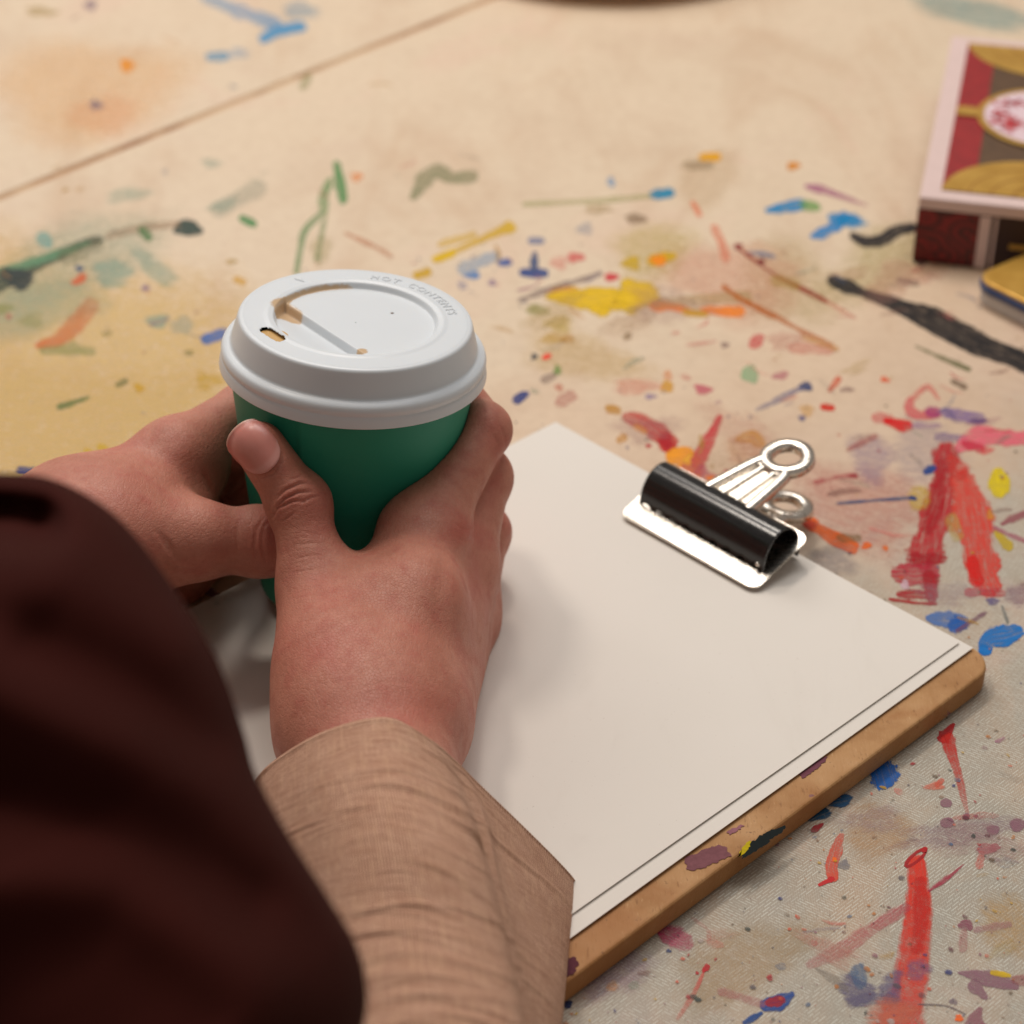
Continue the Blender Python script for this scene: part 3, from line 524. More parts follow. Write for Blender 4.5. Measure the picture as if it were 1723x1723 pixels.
def mat_mdf():
    k = NT('mdf_board'); p = k.pos()
    n = k.noise(p, 60, 5, 0.6); f = k.noise(k.mapping(p, (1, 0.25, 1), (0, 0, 0.6)), 900, 3, 0.6); st = k.noise(p, 18, 4, 0.6, 0.5)
    col = k.ramp(n, [(0.3, rgb(168, 120, 72)), (0.55, rgb(188, 142, 94)), (0.75, rgb(198, 154, 108))])
    col = k.mix(k.mrange(f, 0.62, 0.75, 0.0, 0.45), col, rgb(226, 186, 136)); col = k.mix(k.mrange(f, 0.40, 0.28, 0.0, 0.5), col, rgb(120, 78, 40))
    col = k.mix(k.mrange(st, 0.50, 0.66, 0.0, 0.55), col, rgb(158, 98, 46))
    col = k.mix(k.mrange(k.noise(p, 240, 4, 0.7), 0.64, 0.72, 0.0, 0.6), col, rgb(96, 62, 38))
    nz = k.node('ShaderNodeSeparateXYZ', i_0=k.node('ShaderNodeNewGeometry').outputs['Normal']).outputs[2]
    col = k.mix(k.mrange(nz, 0.6, 0.2, 0.0, 0.45), col, rgb(150, 96, 48))        # side faces are mixed browner than the top face
    # dried paint flakes on the board
    pu = k.mrange(k.noise(k.mapping(p, loc=(2.2, 5.1, 0)), 34, 5, 0.65, 0.4), 0.635, 0.650)
    col = k.mix(k.math('MULTIPLY', pu, 0.85), col, rgb(128, 84, 92))
    k.set(Base_Color=col, Roughness=0.6, Normal=k.bump(k.math('ADD', f, n), 0.4, 0.0006), Specular_IOR_Level=0.3)
    return k.m
M_MDF = mat_mdf()
board = link('clipboard', prism('clipboard', round_rect(0.2205, 0.335, 0.012), 0.0004, BTH, 0.0012, 3), None, M_MDF, False)
board.matrix_world = BM @ Matrix.Translation((-0.0008, -0.3335, 0))
tag(board, 'brown fibreboard clipboard with rounded corners and paint stains, lying on the painted table', 'clipboard')
# paint flakes on the board rim, raised patches
def board_patch(pts, col, h, name='paint_flake'):
    """polygon in photo pixels on the board face"""
    rs2 = random.Random(len(pts) + int(pts[0][0])); out = []
    P = [bp(u, v, BTH + h) for u, v in pts]
    for a, b in zip(P, P[1:] + P[:1]):
        nseg = max(2, int(np.linalg.norm(b - a) / 0.0008))
        for k in range(nseg):
            q = a + (b - a) * k / nseg; out.append(q + np.array([rs2.uniform(-1, 1), rs2.uniform(-1, 1), 0]) * 0.00045)
    me = bpy.data.meshes.new(name); me.from_pydata([tuple(q) for q in out], [], [list(range(len(out)))]); me.update()
    o = link(name, me, None, plain(name, rgb(*col), 0.7, nscale=700, noise_amt=0.3, spec=0.12), False)
    return put(o, board)
board_patch([(1152, 1444), (1180, 1432), (1210, 1420), (1222, 1424), (1230, 1440), (1200, 1452), (1168, 1466), (1156, 1462)], (128, 82, 88), 0.00022)
board_patch([(1344, 1302), (1362, 1290), (1388, 1272), (1394, 1274), (1380, 1290), (1352, 1310)], (118, 70, 82), 0.00022)
board_patch([(1262, 1420), (1290, 1398), (1320, 1390), (1322, 1394), (1300, 1412), (1270, 1434), (1248, 1446), (1250, 1436)], (20, 28, 28), 0.00030)
board_patch([(1250, 1424), (1262, 1414), (1264, 1424), (1250, 1438), (1243, 1442)], (190, 168, 20), 0.00036)
board_patch([(1222, 1400), (1248, 1386), (1252, 1390), (1230, 1404)], (150, 100, 110), 0.00022)
board_patch([(952, 1614), (968, 1608), (972, 1622), (966, 1640), (950, 1644), (948, 1630)], (92, 46, 56), 0.00022)

# ---------------------------------------------------------------- sheets of paper
def mat_paper():
    k = NT('drawing_paper'); p = k.pos(); n = k.noise(p, 500, 4, 0.6); b = k.noise(p, 30, 3)
    k.set(Base_Color=k.mix(k.mrange(k.noise(p, 1100, 2), 0.74, 0.78, 0.0, 0.5), k.mix(k.mrange(k.noise(k.mapping(p, (1, 0.4, 1), (0, 0, 0.7)), 26, 4, 0.6, 0.7), 0.55, 0.75, 0.0, 0.35), k.mix(b, (0.80, 0.745, 0.675), (0.83, 0.775, 0.71)), (0.70, 0.64, 0.57)), (0.50, 0.42, 0.36)), Roughness=0.75, Normal=k.bump(n, 0.06, 0.0002), Specular_IOR_Level=0.25)
    return k.m
M_PAPER = mat_paper()
def sheet(a0, b0, w, h, rot, z0, lift):
    nu, nv = 44, 56
    A, Bq = np.meshgrid(np.linspace(0, w, nu), np.linspace(0, h, nv), indexing='ij')
    c, s = math.cos(rot), math.sin(rot)
    X = a0 + A * c - Bq * s; Y = b0 + A * s + Bq * c
    Z = z0 + lift * ((A / w) ** 5 * 0.8 + 0.12 * np.sin(A / w * 5) * np.sin(Bq / h * 4 + 1)) + 0.00008 * np.sin(A * 70 + Bq * 40)
    P = np.stack([PTL[0] + PU[0] * X + PV[0] * Y, PTL[1] + PU[1] * X + PV[1] * Y, Z], -1)
    o = link('paper_sheet', grid_mesh('paper_sheet', P), None, M_PAPER, False)
    m = o.modifiers.new('thickness', 'SOLIDIFY'); m.thickness = 0.00022; m.offset = -1
    return o
p2 = sheet(0.0012, -0.0002, 0.2080, 0.297, math.radians(0.1), BTH + 0.0006, 0.0006)
tag(p2, 'blank cream paper sheet under the upper one, its long edge peeking out above the board', 'paper')
p1 = sheet(0.0, 0.0, 0.2045, 0.297, math.radians(0.55), BTH + 0.0010, 0.0010)
tag(p1, 'blank cream paper sheet on top of the clipboard, beneath the black clip', 'paper')

# ---------------------------------------------------------------- bulldog clip
M_CHROME = None
def mat_chrome():
    k = NT('nickel_steel'); p = k.pos(); n = k.noise(k.mapping(p, (1, 8, 1)), 300, 3)
    k.set(Base_Color=(0.82, 0.75, 0.66, 1), Metallic=1.0, Roughness=k.mrange(n, 0.3, 0.7, 0.20, 0.30)); return k.m
def mat_black():
    k = NT('black_enamel'); p = k.pos(); n = k.noise(p, 700, 3)
    k.set(Base_Color=k.mix(n, (0.006, 0.006, 0.006), (0.016, 0.015, 0.015)), Roughness=k.mrange(n, 0.2, 0.8, 0.16, 0.26), Specular_IOR_Level=0.6); return k.m
M_CHROME, M_BLACK = mat_chrome(), mat_black()
CA, CW = None, 0.0690
# clip frame: x along the paper's short edge, y away from the person (over the board's top edge), z up
pl = bp(1040, 866, BTH + 0.0025); q = (pl[:2] - PTL)
ca, cb = float(q @ PU), float(q @ PV)
CM = Matrix(((PU[0], -PV[0], 0, board_pt(ca, cb)[0]), (PU[1], -PV[1], 0, board_pt(ca, cb)[1]), (0, 0, 1, BTH + 0.002), (0, 0, 0, 1)))
clip = empty('bulldog_clip'); clip.matrix_world = CM
tag(clip, 'black and silver bulldog clip gripping the paper at the top edge of the clipboard', 'clip')
def plate(name, slope, thick, z0, flip):
    """jaw plate: flat lip in front, rising backwards"""
    ol = np.array(round_rect(CW, 0.031, 0.0045, 5))
    bm = bmesh.new(); vs = [bm.verts.new((x, y, z0 + flip * (0.0006 + slope * max(0.0, y - 0.002)))) for x, y in ol]
    f = bm.faces.new(vs); r = bmesh.ops.extrude_face_region(bm, geom=[f])
    bmesh.ops.translate(bm, verts=[e for e in r['geom'] if isinstance(e, bmesh.types.BMVert)], vec=(0, 0, thick))
    bmesh.ops.recalc_face_normals(bm, faces=bm.faces)
    bmesh.ops.bevel(bm, geom=[e for e in bm.edges if e.calc_face_angle(0) > 1.0], offset=0.0002, segments=2, affect='EDGES')
    me = bpy.data.meshes.new(name); bm.to_mesh(me); bm.free()
    return link(name, me, clip, M_CHROME, False)
plate('jaw_plate', 0.30, 0.0006, 0.0, 1)
# spring body: C-shaped roll with a scalloped front edge
nx, na = 97, 40
xs = np.linspace(0.0035, CW - 0.0035, nx); R0 = 0.0088; cy, cz = 0.0187, 0.0036
rows = []
for thick in (0.0, -0.0007):
    for i, x in enumerate(xs):
        sc = 0.18 * abs(math.sin(math.pi * 9 * (x - xs[0]) / (xs[-1] - xs[0])))
        a = np.linspace(math.radians(184) - sc, math.radians(-14), na)
        r = R0 + thick
        yy = cy + (0.0106 + thick) * np.cos(a); zz = cz + (0.0136 + thick) * np.sin(a)
        rows.append(np.stack([np.full(na, x), yy, zz], -1))
P = np.array(rows).reshape(2, nx, na, 3)
P = np.concatenate([P[0], P[1][:, ::-1]], 1)                     # outer then inner face, closed loop
link('spring_body', grid_mesh('spring_body', P, close_v=True, cap=False), clip, M_BLACK)
sb = clip.children[-1]
bmx = bmesh.new(); bmx.from_mesh(sb.data)
bmx.verts.ensure_lookup_table()
for base, rev in ((0, False), ((nx - 1) * 2 * na, True)):        # close the rim of both ends
    for j in range(na - 1):
        v = [bmx.verts[base + j], bmx.verts[base + j + 1], bmx.verts[base + 2 * na - 2 - j], bmx.verts[base + 2 * na - 1 - j]]
        try: bmx.faces.new(v if rev else v[::-1])
        except ValueError: pass
bmx.to_mesh(sb.data); bmx.free(); sb.data.polygons.foreach_set('use_smooth', np.ones(len(sb.data.polygons), bool))
def mk_handle(pitch, yaw_off, z0, y0, L):
    """stamped handle: two rails running to a ring, with a middle bar"""
    n = 40; t = np.linspace(0, 1, n)
    bm = bmesh.new()
    def bar(pts, w, th):
        pts = np.array(pts, float); T = np.gradient(pts, axis=0); T /= np.linalg.norm(T, axis=1, keepdims=True)
        N = np.stack([-T[:, 1], T[:, 0]], 1); prof = [(-w, -th), (-w * 0.8, th * 0.7), (0, th), (w * 0.8, th * 0.7), (w, -th)]
        rr = [[bm.verts.new((p[0] + nn[0] * a, p[1] + nn[1] * a, b)) for a, b in prof] for p, nn in zip(pts, N)]
        closed = np.linalg.norm(pts[0] - pts[-1]) < 1e-6
        m = len(rr)
        for i in range(m - 1):
            for k in range(5):
                bm.faces.new((rr[i][k], rr[i][(k + 1) % 5], rr[i + 1][(k + 1) % 5], rr[i + 1][k]))
    rc = L - 0.0088
    a = np.linspace(0, 2 * math.pi, 49)
    bar(np.stack([0.0082 * np.cos(a), rc + 0.0082 * np.sin(a)], 1), 0.0028, 0.0017)
    for s in (-1, 1):
        bar(cat_rom([(s * 0.0105, -0.004), (s * 0.0100, 0.004), (s * 0.0075, rc - 0.011), (s * 0.0058, rc - 0.0062)], 16), 0.0023, 0.0016)
        bar(cat_rom([(s * 0.0036, -0.004), (s * 0.0034, 0.005), (s * 0.0028, rc - 0.0098)], 10), 0.0013, 0.0009)
    bar([(-0.0070, rc - 0.0095), (0, rc - 0.0092), (0.0070, rc - 0.0095)], 0.0017, 0.0009)
    # thin web plate between the rails
    w0 = [bm.verts.new(v) for v in ((-0.0105, -0.004, -0.0004), (0.0105, -0.004, -0.0004), (0.0072, rc - 0.0090, -0.0004), (-0.0072, rc - 0.0090, -0.0004))]
    bm.faces.new(w0)
    bmesh.ops.recalc_face_normals(bm, faces=bm.faces)
    me = bpy.data.meshes.new('handle'); bm.to_mesh(me); bm.free()
    o = link('handle', me, clip, M_CHROME)
    o.matrix_local = Matrix.Translation((CW * 0.515, y0, z0)) @ Matrix.Rotation(yaw_off, 4, 'Z') @ Matrix.Rotation(pitch, 4, 'X')
    return o
mk_handle(math.radians(9), math.radians(-4), 0.0150, 0.0195, 0.043)
mk_handle(math.radians(-7), math.radians(-8), 0.0030, 0.0225, 0.040)
rv = lathe('rivet', [(0.0, 0.0007), (0.0006, 0.0006), (0.0010, 0.0), (0.0010, -0.0006)], 16)
link('rivet', rv, clip, M_CHROME).matrix_local = Matrix.Translation((CW - 0.0060, 0.0083, 0.0058))

# ================================================================ CUP
B0 = bp(577, 975, BTH + 0.0046)
_d = ray(595, 615); _o = CP - B0; Lc = 0.088
_b = 2 * _o @ _d; _c = _o @ _o - Lc * Lc; _a = _d @ _d
T0 = CP + _d * ((-_b - math.sqrt(_b * _b - 4 * _a * _c)) / (2 * _a))
AX = (T0 - B0) / Lc                                             # cup axis, leaning a few degrees
EX = rtv - AX * (rtv @ AX); EX /= np.linalg.norm(EX); EY = np.cross(AX, EX)     # right / away
CUPM = np.eye(4); CUPM[:3, 0], CUPM[:3, 1], CUPM[:3, 2], CUPM[:3, 3] = EX, EY, AX, B0
def cup_r(h): return 0.0300 + (0.0435 - 0.0300) * (h / 0.093)
def cyl(phi, off, v):
    """point beside the cup: angle round it (0 right, 90 away, -90 near), gap off to its wall, seen at photo row v"""
    c, s = math.cos(math.radians(phi)), math.sin(math.radians(phi)); lo, hi = -0.08, 0.16
    for _ in range(40):
        h = 0.5 * (lo + hi); P = B0 + AX * h + (EX * c + EY * s) * (cup_r(h) + off)
        if proj(P)[1] > v: lo = h
        else: hi = h
    return P
def on_cup(u, v, off):
    """where the line of sight through (u, v) comes within off of the wall"""
    d = ray(u, v); t = np.linspace(0.62, 0.80, 1801); P = CP + d[None] * t[:, None]; Q = P - B0; h = Q @ AX
    rad = np.linalg.norm(Q - h[:, None] * AX, axis=1)
    g = rad - (cup_r(h) + off); k = np.argmax(g < 0)
    if not (g < 0).any(): k = int(np.argmin(g))
    return P[k]
cup = empty('coffee_cup', tuple(B0))
tag(cup, 'green paper takeaway coffee cup with white lid, held in two hands', 'cup')
def mat_card():
    k = NT('green_card'); p = k.pos(); n = k.noise(p, 900, 3); b = k.noise(p, 40, 3)
    k.set(Base_Color=k.mix(b, rgb(34, 140, 112), rgb(42, 148, 120)), Roughness=0.50, Normal=k.bump(n, 0.05, 0.0002), Specular_IOR_Level=0.35); return k.m
def mat_lid():
    k = NT('lid_plastic'); p = k.pos(); n = k.noise(p, 60, 3)
    c = k.mix(n, (0.735, 0.775, 0.81), (0.765, 0.805, 0.84)); st = k.attr('coffee')
    cn = k.noise(p, 420, 4, 0.6, 0.6)
    stm = k.mrange(k.math('ADD', st, k.math('MULTIPLY', k.math('SUBTRACT', cn, 0.5), 0.7)), 0.35, 0.75)
    c = k.mix(k.math('MULTIPLY', stm, 0.75), c, rgb(206, 160, 92))
    k.set(Base_Color=c, Roughness=k.mrange(stm, 0, 1, 0.34, 0.12), Subsurface_Weight=0.25, Subsurface_Radius=(1.0, 0.9, 0.8), Subsurface_Scale=0.002, Specular_IOR_Level=0.45); return k.m
# wall with an overlapped side seam
seg = 240; th = np.linspace(0, 2 * math.pi, seg, endpoint=False); hh = np.linspace(0.0, 0.0925, 60)
seam = math.radians(-112)
lap = 0.00065 * np.clip(1 - ((th - seam) % (2 * math.pi)) / 0.30, 0, 1)
prof = [(cup_r(h), h) for h in hh]
P = np.stack([(np.array([r for r, h in prof])[:, None] + lap[None]) * np.cos(th), (np.array([r for r, h in prof])[:, None] + lap[None]) * np.sin(th), np.repeat(hh[:, None], seg, 1)], -1)
dent = 0.0
inner = P.copy(); inner[..., :2] *= 0.985
P = np.concatenate([inner[::-1][-1:], P], 0)                      # rolled foot
P = P @ CUPM[:3, :3].T + CUPM[:3, 3]
put(link('cup_wall', grid_mesh('cup_wall', P, close_v=True), None, mat_card()), cup)
put(link('cup_base', lathe('cup_base', [(0.0, 0.004), (0.0293, 0.004), (0.0296, 0.0002)], 64, CUPM), None, plain('card_white', (0.7, 0.67, 0.6), 0.7)), cup)
# lid skirt
LM = CUPM.copy(); LM[:3, 3] = T0
M_LID = mat_lid()
LTOP = 0.0186; RTO = 0.0398
skirt = [(0.0446, 0.0010), (0.0460, 0.0000), (0.0461, 0.0006), (0.0457, 0.0030), (0.0453, 0.0040), (0.0456, 0.0050), (0.0456, 0.0060), (0.0450, 0.0074), (0.0438, 0.0082), (0.0428, 0.0086), (0.0423, 0.0092),
         (0.0420, 0.0105), (0.0411, 0.0140), (0.0404, 0.0166), (0.0400, 0.0178), (0.0393, 0.0184), (0.0382, LTOP)]
sp_ = cat_rom(np.array(skirt), 70)
me = lathe('lid', sp_, 160, LM); fattr(me, 'coffee', np.zeros(len(me.vertices)))
lid = put(link('lid', me, None, M_LID), cup)
# lid top: ring, recessed disc with a deeper drinking segment, drinking slot
nr, nt = 150, 300
rr = np.concatenate([np.linspace(0.0002, 0.0382, nr)]); th = np.linspace(0, 2 * math.pi, nt, endpoint=False)
Rg, Tg = np.meshgrid(rr, th, indexing='ij'); X, Y = Rg * np.cos(Tg), Rg * np.sin(Tg)
ss = lambda x, a, b: (lambda t: t * t * (3 - 2 * t))(np.clip((x - a) / (b - a), 0, 1))
ca_ = math.radians(220); nx_, ny_ = math.cos(ca_), math.sin(ca_)
D = X * nx_ + Y * ny_; E2 = -X * ny_ + Y * nx_
inn = 1 - ss(Rg, 0.0268, 0.0284)
depth = 0.0021 + 0.0030 * ss(D, 0.0118, 0.0128)
depth = depth * (1 - 0.55 * ss(D, 0.0118, 0.026) * ss(D, 0.0127, 0.0128))
Z = LTOP - depth * inn + 0.0005 * ss(Rg, 0.0284, 0.0300) * (1 - ss(Rg, 0.0300, 0.0318)) * 0.6
# drinking slot
hx, hy = 0.0322 * math.cos(math.radians(214)), 0.0322 * math.sin(math.radians(214))
tx, ty = -math.sin(math.radians(221)), math.cos(math.radians(221))
a_ = (X - hx) * tx + (Y - hy) * ty; b_ = (X - hx) * ty * -1 + (Y - hy) * tx
ex = np.maximum(np.abs(a_) - 0.0036, 0); e = np.sqrt(ex ** 2 + b_ ** 2) / 0.0021
near_h = (e > 0.6) & (e < 1.4)
cxp = np.clip(a_, -0.0036, 0.0036); dxp = a_ - cxp; dyp = b_; ln = np.sqrt(dxp ** 2 + dyp ** 2) + 1e-9
a2 = np.where(near_h, cxp + dxp / ln * 0.0021, a_); b2 = np.where(near_h, dyp / ln * 0.0021, b_)
a3 = np.where((e >= 1.4), a_, np.where(near_h, cxp + dxp / ln * (0.0021 + np.clip(e - 1.0, 0, 1) * 0.0021 * 1.0), a_)); b3 = np.where(near_h, dyp / ln * (0.0021 + np.clip(e - 1.0, 0, 1) * 0.0021), b_)
X2 = np.where(near_h, hx + a3 * tx - b3 * ty, X); Y2 = np.where(near_h, hy + a3 * ty + b3 * tx, Y)
Z = Z - 0.0004 * (near_h & (e < 1.02))
stain = np.exp(-((D - 0.0128) / 0.0016) ** 2) * ss(E2, -0.004, 0.008) * 0 + np.exp(-((D - 0.0125) / 0.0022) ** 2) * ss(-E2, 0.002, 0.014) * 0
P = np.stack([X2, Y2, Z], -1)
# coffee residue: far end of the step, along the far inner wall, small drops at the slot
far = np.stack([X, Y], -1)
def near_pt(x, y, r): return np.exp(-((X - x) ** 2 + (Y - y) ** 2) / r ** 2)
stain = 1.2 * near_pt(-0.0252, 0.0062, 0.0046) + 0.75 * near_pt(-0.0205, 0.0030, 0.0030) + 0.85 * np.exp(-((Rg - 0.0272) / 0.0010) ** 2) * ss(np.cos(Tg - math.radians(135)), 0.55, 0.95) + 1.1 * near_pt(0.0035, -0.0215, 0.0022)
W = P @ LM[:3, :3].T + LM[:3, 3]
me = grid_mesh('lid_top', W, close_v=True)
fattr(me, 'coffee', np.clip(stain, 0, 1.3).ravel())
bm = bmesh.new(); bm.from_mesh(me); bm.verts.ensure_lookup_table()
ev = e.ravel(); kill = [f for f in bm.faces if np.mean([ev[v.index] for v in f.verts]) < 0.99]
bmesh.ops.delete(bm, geom=kill, context='FACES'); bm.to_mesh(me); bm.free()
top = put(link('lid_top', me, None, M_LID), lid)
put(link('coffee_surface', lathe('coffee_surface', [(0.0, 0.080), (0.0405, 0.080)], 48, CUPM), None, plain('coffee', rgb(150, 104, 60), 0.15)), cup)
put(link('coffee_film', lathe('coffee_film', [(0.0, 0.0), (0.0050, 0.0)], 24, LM @ np.array([[1, 0, 0, hx + 0.0002], [0, 1, 0, hy + 0.0010], [0, 0, 1, LTOP - 0.0011], [0, 0, 0, 1]])), None, plain('coffee_film', rgb(214, 172, 110), 0.25)), lid)
# raised lettering round the ring
def arc_text(body, size, radius, a_start, spacing=1.18):
    cu = bpy.data.curves.new('t', 'FONT'); cu.body = body; cu.size = size; cu.extrude = 0.00012; cu.bevel_depth = 0.00005; cu.space_character = spacing
    o = bpy.data.objects.new('t', cu); COL.objects.link(o); dg = bpy.context.evaluated_depsgraph_get()
    me = bpy.data.meshes.new_from_object(o.evaluated_get(dg)); bpy.data.objects.remove(o)
    V = np.empty(len(me.vertices) * 3, np.float32); me.vertices.foreach_get('co', V); V = V.reshape(-1, 3).astype(float)
    a = a_start - V[:, 0] / radius; r = radius + V[:, 1] - size * 0.35
    L = np.stack([r * np.cos(a), r * np.sin(a), LTOP + 0.00008 + V[:, 2]], 1) @ LM[:3, :3].T + LM[:3, 3]
    me.vertices.foreach_set('co', L.astype(np.float32).ravel()); me.update(); fattr(me, 'coffee', np.zeros(len(me.vertices)))
    return put(link('raised_lettering', me, None, M_LID, False), lid)
arc_text('HOT', 0.0046, 0.0338, math.radians(85), 1.25); arc_text('CONTENTS', 0.0046, 0.0338, math.radians(60), 1.22)
arc_text('V', 0.0050, 0.0338, math.radians(131))
put(link('vent_hole', lathe('vent_hole', [(0.0, 0.0), (0.0006, 0.0), (0.0006, -0.0001)], 14, LM @ np.array([[1, 0, 0, 0.012], [0, 1, 0, 0.0095], [0, 0, 1, LTOP - 0.00205], [0, 0, 0, 1]])), None, plain('vent_shadow', (0.22, 0.17, 0.14), 0.8)), lid)

# ================================================================ PERSON: hands, sleeve, dark garment
def smin(a, b, k):
    h = np.maximum(k - np.abs(a - b), 0) / k
    return np.minimum(a, b) - h * h * k * 0.25
def cone(P, a, b, ra, rb):
    ab = b - a; L = ab @ ab
    t = np.clip(((P - a) @ ab) / L, 0, 1)
    d = P - a - t[:, None] * ab
    return np.sqrt(np.einsum('ij,ij->i', d, d)) - (ra + (rb - ra) * t)
def ball(P, c, r):
    d = P - c; return np.sqrt(np.einsum('ij,ij->i', d, d)) - r
def ellip(P, c, A, rad):
    """A rows: axes"""
    q = ((P - c) @ A.T) / rad; k0 = np.linalg.norm(q, axis=1); k1 = np.linalg.norm(q / rad, axis=1)
    return k0 * (k0 - 1.0) / np.maximum(k1, 1e-9)
def surface(field, lo, hi, h, name):
    """sparse sampling of a distance field and a surface-nets mesh of its zero level"""
    Bk = 8
    n = (np.ceil((hi - lo) / h / Bk).astype(int)) * Bk
    nb = n // Bk
    F = np.empty(n, np.float32)
    bi = np.stack(np.meshgrid(*[np.arange(k) for k in nb], indexing='ij'), -1).reshape(-1, 3)
    cen = lo + (bi * Bk + (Bk - 1) / 2) * h
    fc = field(cen)
    Fv = F.reshape(nb[0], Bk, nb[1], Bk, nb[2], Bk).transpose(0, 2, 4, 1, 3, 5)
    blk = np.broadcast_to(fc.reshape(nb)[..., None, None, None], Fv.shape)
    Fv[...] = blk
    act = np.where(np.abs(fc) < h * Bk * 1.15)[0]
    loc = np.stack(np.meshgrid(*[np.arange(Bk)] * 3, indexing='ij'), -1).reshape(-1, 3)
    for s in range(0, len(act), 600):
        ids = bi[act[s:s + 600]]
        pts = (lo + (ids[:, None] * Bk + loc[None]) * h).reshape(-1, 3)
        val = field(pts).reshape(len(ids), Bk, Bk, Bk)
        Fv[ids[:, 0], ids[:, 1], ids[:, 2]] = val
    S = F < 0
    c = [S[i:n[0] - 1 + i, j:n[1] - 1 + j, k:n[2] - 1 + k] for i in (0, 1) for j in (0, 1) for k in (0, 1)]
    cnt = sum(x.astype(np.int8) for x in c); actc = (cnt > 0) & (cnt < 8)
    cells = np.argwhere(actc); ix = -np.ones(actc.shape, np.int32); ix[actc] = np.arange(len(cells))
    acc = np.zeros((len(cells), 3)); num = np.zeros(len(cells))
    corners = [(i, j, k) for i in (0, 1) for j in (0, 1) for k in (0, 1)]
    for p in corners:
        for ax in range(3):
            if p[ax]: continue
            q = list(p); q[ax] = 1
            f0 = F[cells[:, 0] + p[0], cells[:, 1] + p[1], cells[:, 2] + p[2]]; f1 = F[cells[:, 0] + q[0], cells[:, 1] + q[1], cells[:, 2] + q[2]]
            m = (f0 < 0) != (f1 < 0); t = np.where(m, f0 / np.where(m, f0 - f1, 1), 0)
            pt = np.array(p, float)[None].repeat(len(cells), 0); pt[:, ax] += t
            acc += pt * m[:, None]; num += m
    V = lo + (cells + acc / num[:, None]) * h
    quads = []
    for ax in range(3):
        sl0 = [slice(None)] * 3; sl1 = [slice(None)] * 3; sl0[ax] = slice(0, -1); sl1[ax] = slice(1, None)
        a, b = S[tuple(sl0)], S[tuple(sl1)]
        e = np.argwhere(a != b); o1, o2 = [(1, 2), (2, 0), (0, 1)][ax]
        e = e[(e[:, o1] > 0) & (e[:, o2] > 0) & (e[:, o1] < n[o1] - 1) & (e[:, o2] < n[o2] - 1)]
        inside = a[e[:, 0], e[:, 1], e[:, 2]]
        def g(d1, d2):
            q = e.copy(); q[:, o1] -= d1; q[:, o2] -= d2; return ix[q[:, 0], q[:, 1], q[:, 2]]
        Q = np.stack([g(1, 1), g(0, 1), g(0, 0), g(1, 0)], 1)
        Q[~inside] = Q[~inside][:, ::-1]
        quads.append(Q)
    Q = np.concatenate(quads); Q = Q[(Q >= 0).all(1)]
    def grad(V):
        e = 0.0004; G = np.stack([field(V + np.eye(3)[i] * e) - field(V - np.eye(3)[i] * e) for i in range(3)], 1)
        return G / (np.linalg.norm(G, axis=1, keepdims=True) + 1e-12)
    N = grad(V)
    for _ in range(2):
        V = V - N * np.clip(field(V), -h, h)[:, None]
    return V, Q, grad(V)
def seg_dist(U, poly):
    """distance (px) of points U (n,2) to a polyline"""
    poly = np.array(poly, float); best = np.full(len(U), 1e9)
    for a, b in zip(poly[:-1], poly[1:]):
        ab = b - a; t = np.clip(((U - a) @ ab) / (ab @ ab), 0, 1); best = np.minimum(best, np.linalg.norm(U - a - t[:, None] * ab, axis=1))
    return best
def taper(U, poly):
    """0 at the ends of a polyline, 1 in its middle"""
    poly = np.array(poly, float); a, b = poly[0], poly[-1]; ab = b - a
    t = np.clip(((U - a) @ ab) / (ab @ ab), 0, 1); return np.sin(math.pi * t) ** 0.7
def detail(V, N, creases, swells):
    """press creases into / raise swellings on the skin that faces the viewer"""
    u, v, z = proj(V); U = np.stack([u, v], 1)
    vd = (V - CP); vd /= np.linalg.norm(vd, axis=1, keepdims=True); facing = np.clip(-(N * vd).sum(1) * 2.5, 0, 1)
    disp = np.zeros(len(V))
    for poly, w, dep, zr in creases:
        d = seg_dist(U, poly); m = (np.exp(-(d / w) ** 2) - 0.30 * np.exp(-(d / (2.6 * w)) ** 2)) * taper(U, poly) * facing * ((z > zr[0]) & (z < zr[1]))
        disp -= dep * m
    for c, r, hgt, zr in swells:
        d = np.hypot((u - c[0]) / r[0], (v - c[1]) / r[1]); disp += hgt * np.exp(-d ** 2) * facing * ((z > zr[0]) & (z < zr[1]))
    return V + N * disp[:, None]
def red_map(V, spots):
    u, v, z = proj(V); r = np.zeros(len(V))
    for c, rad, a in spots: r += a * np.exp(-(((u - c[0]) / rad[0]) ** 2 + ((v - c[1]) / rad[1]) ** 2))
    return r

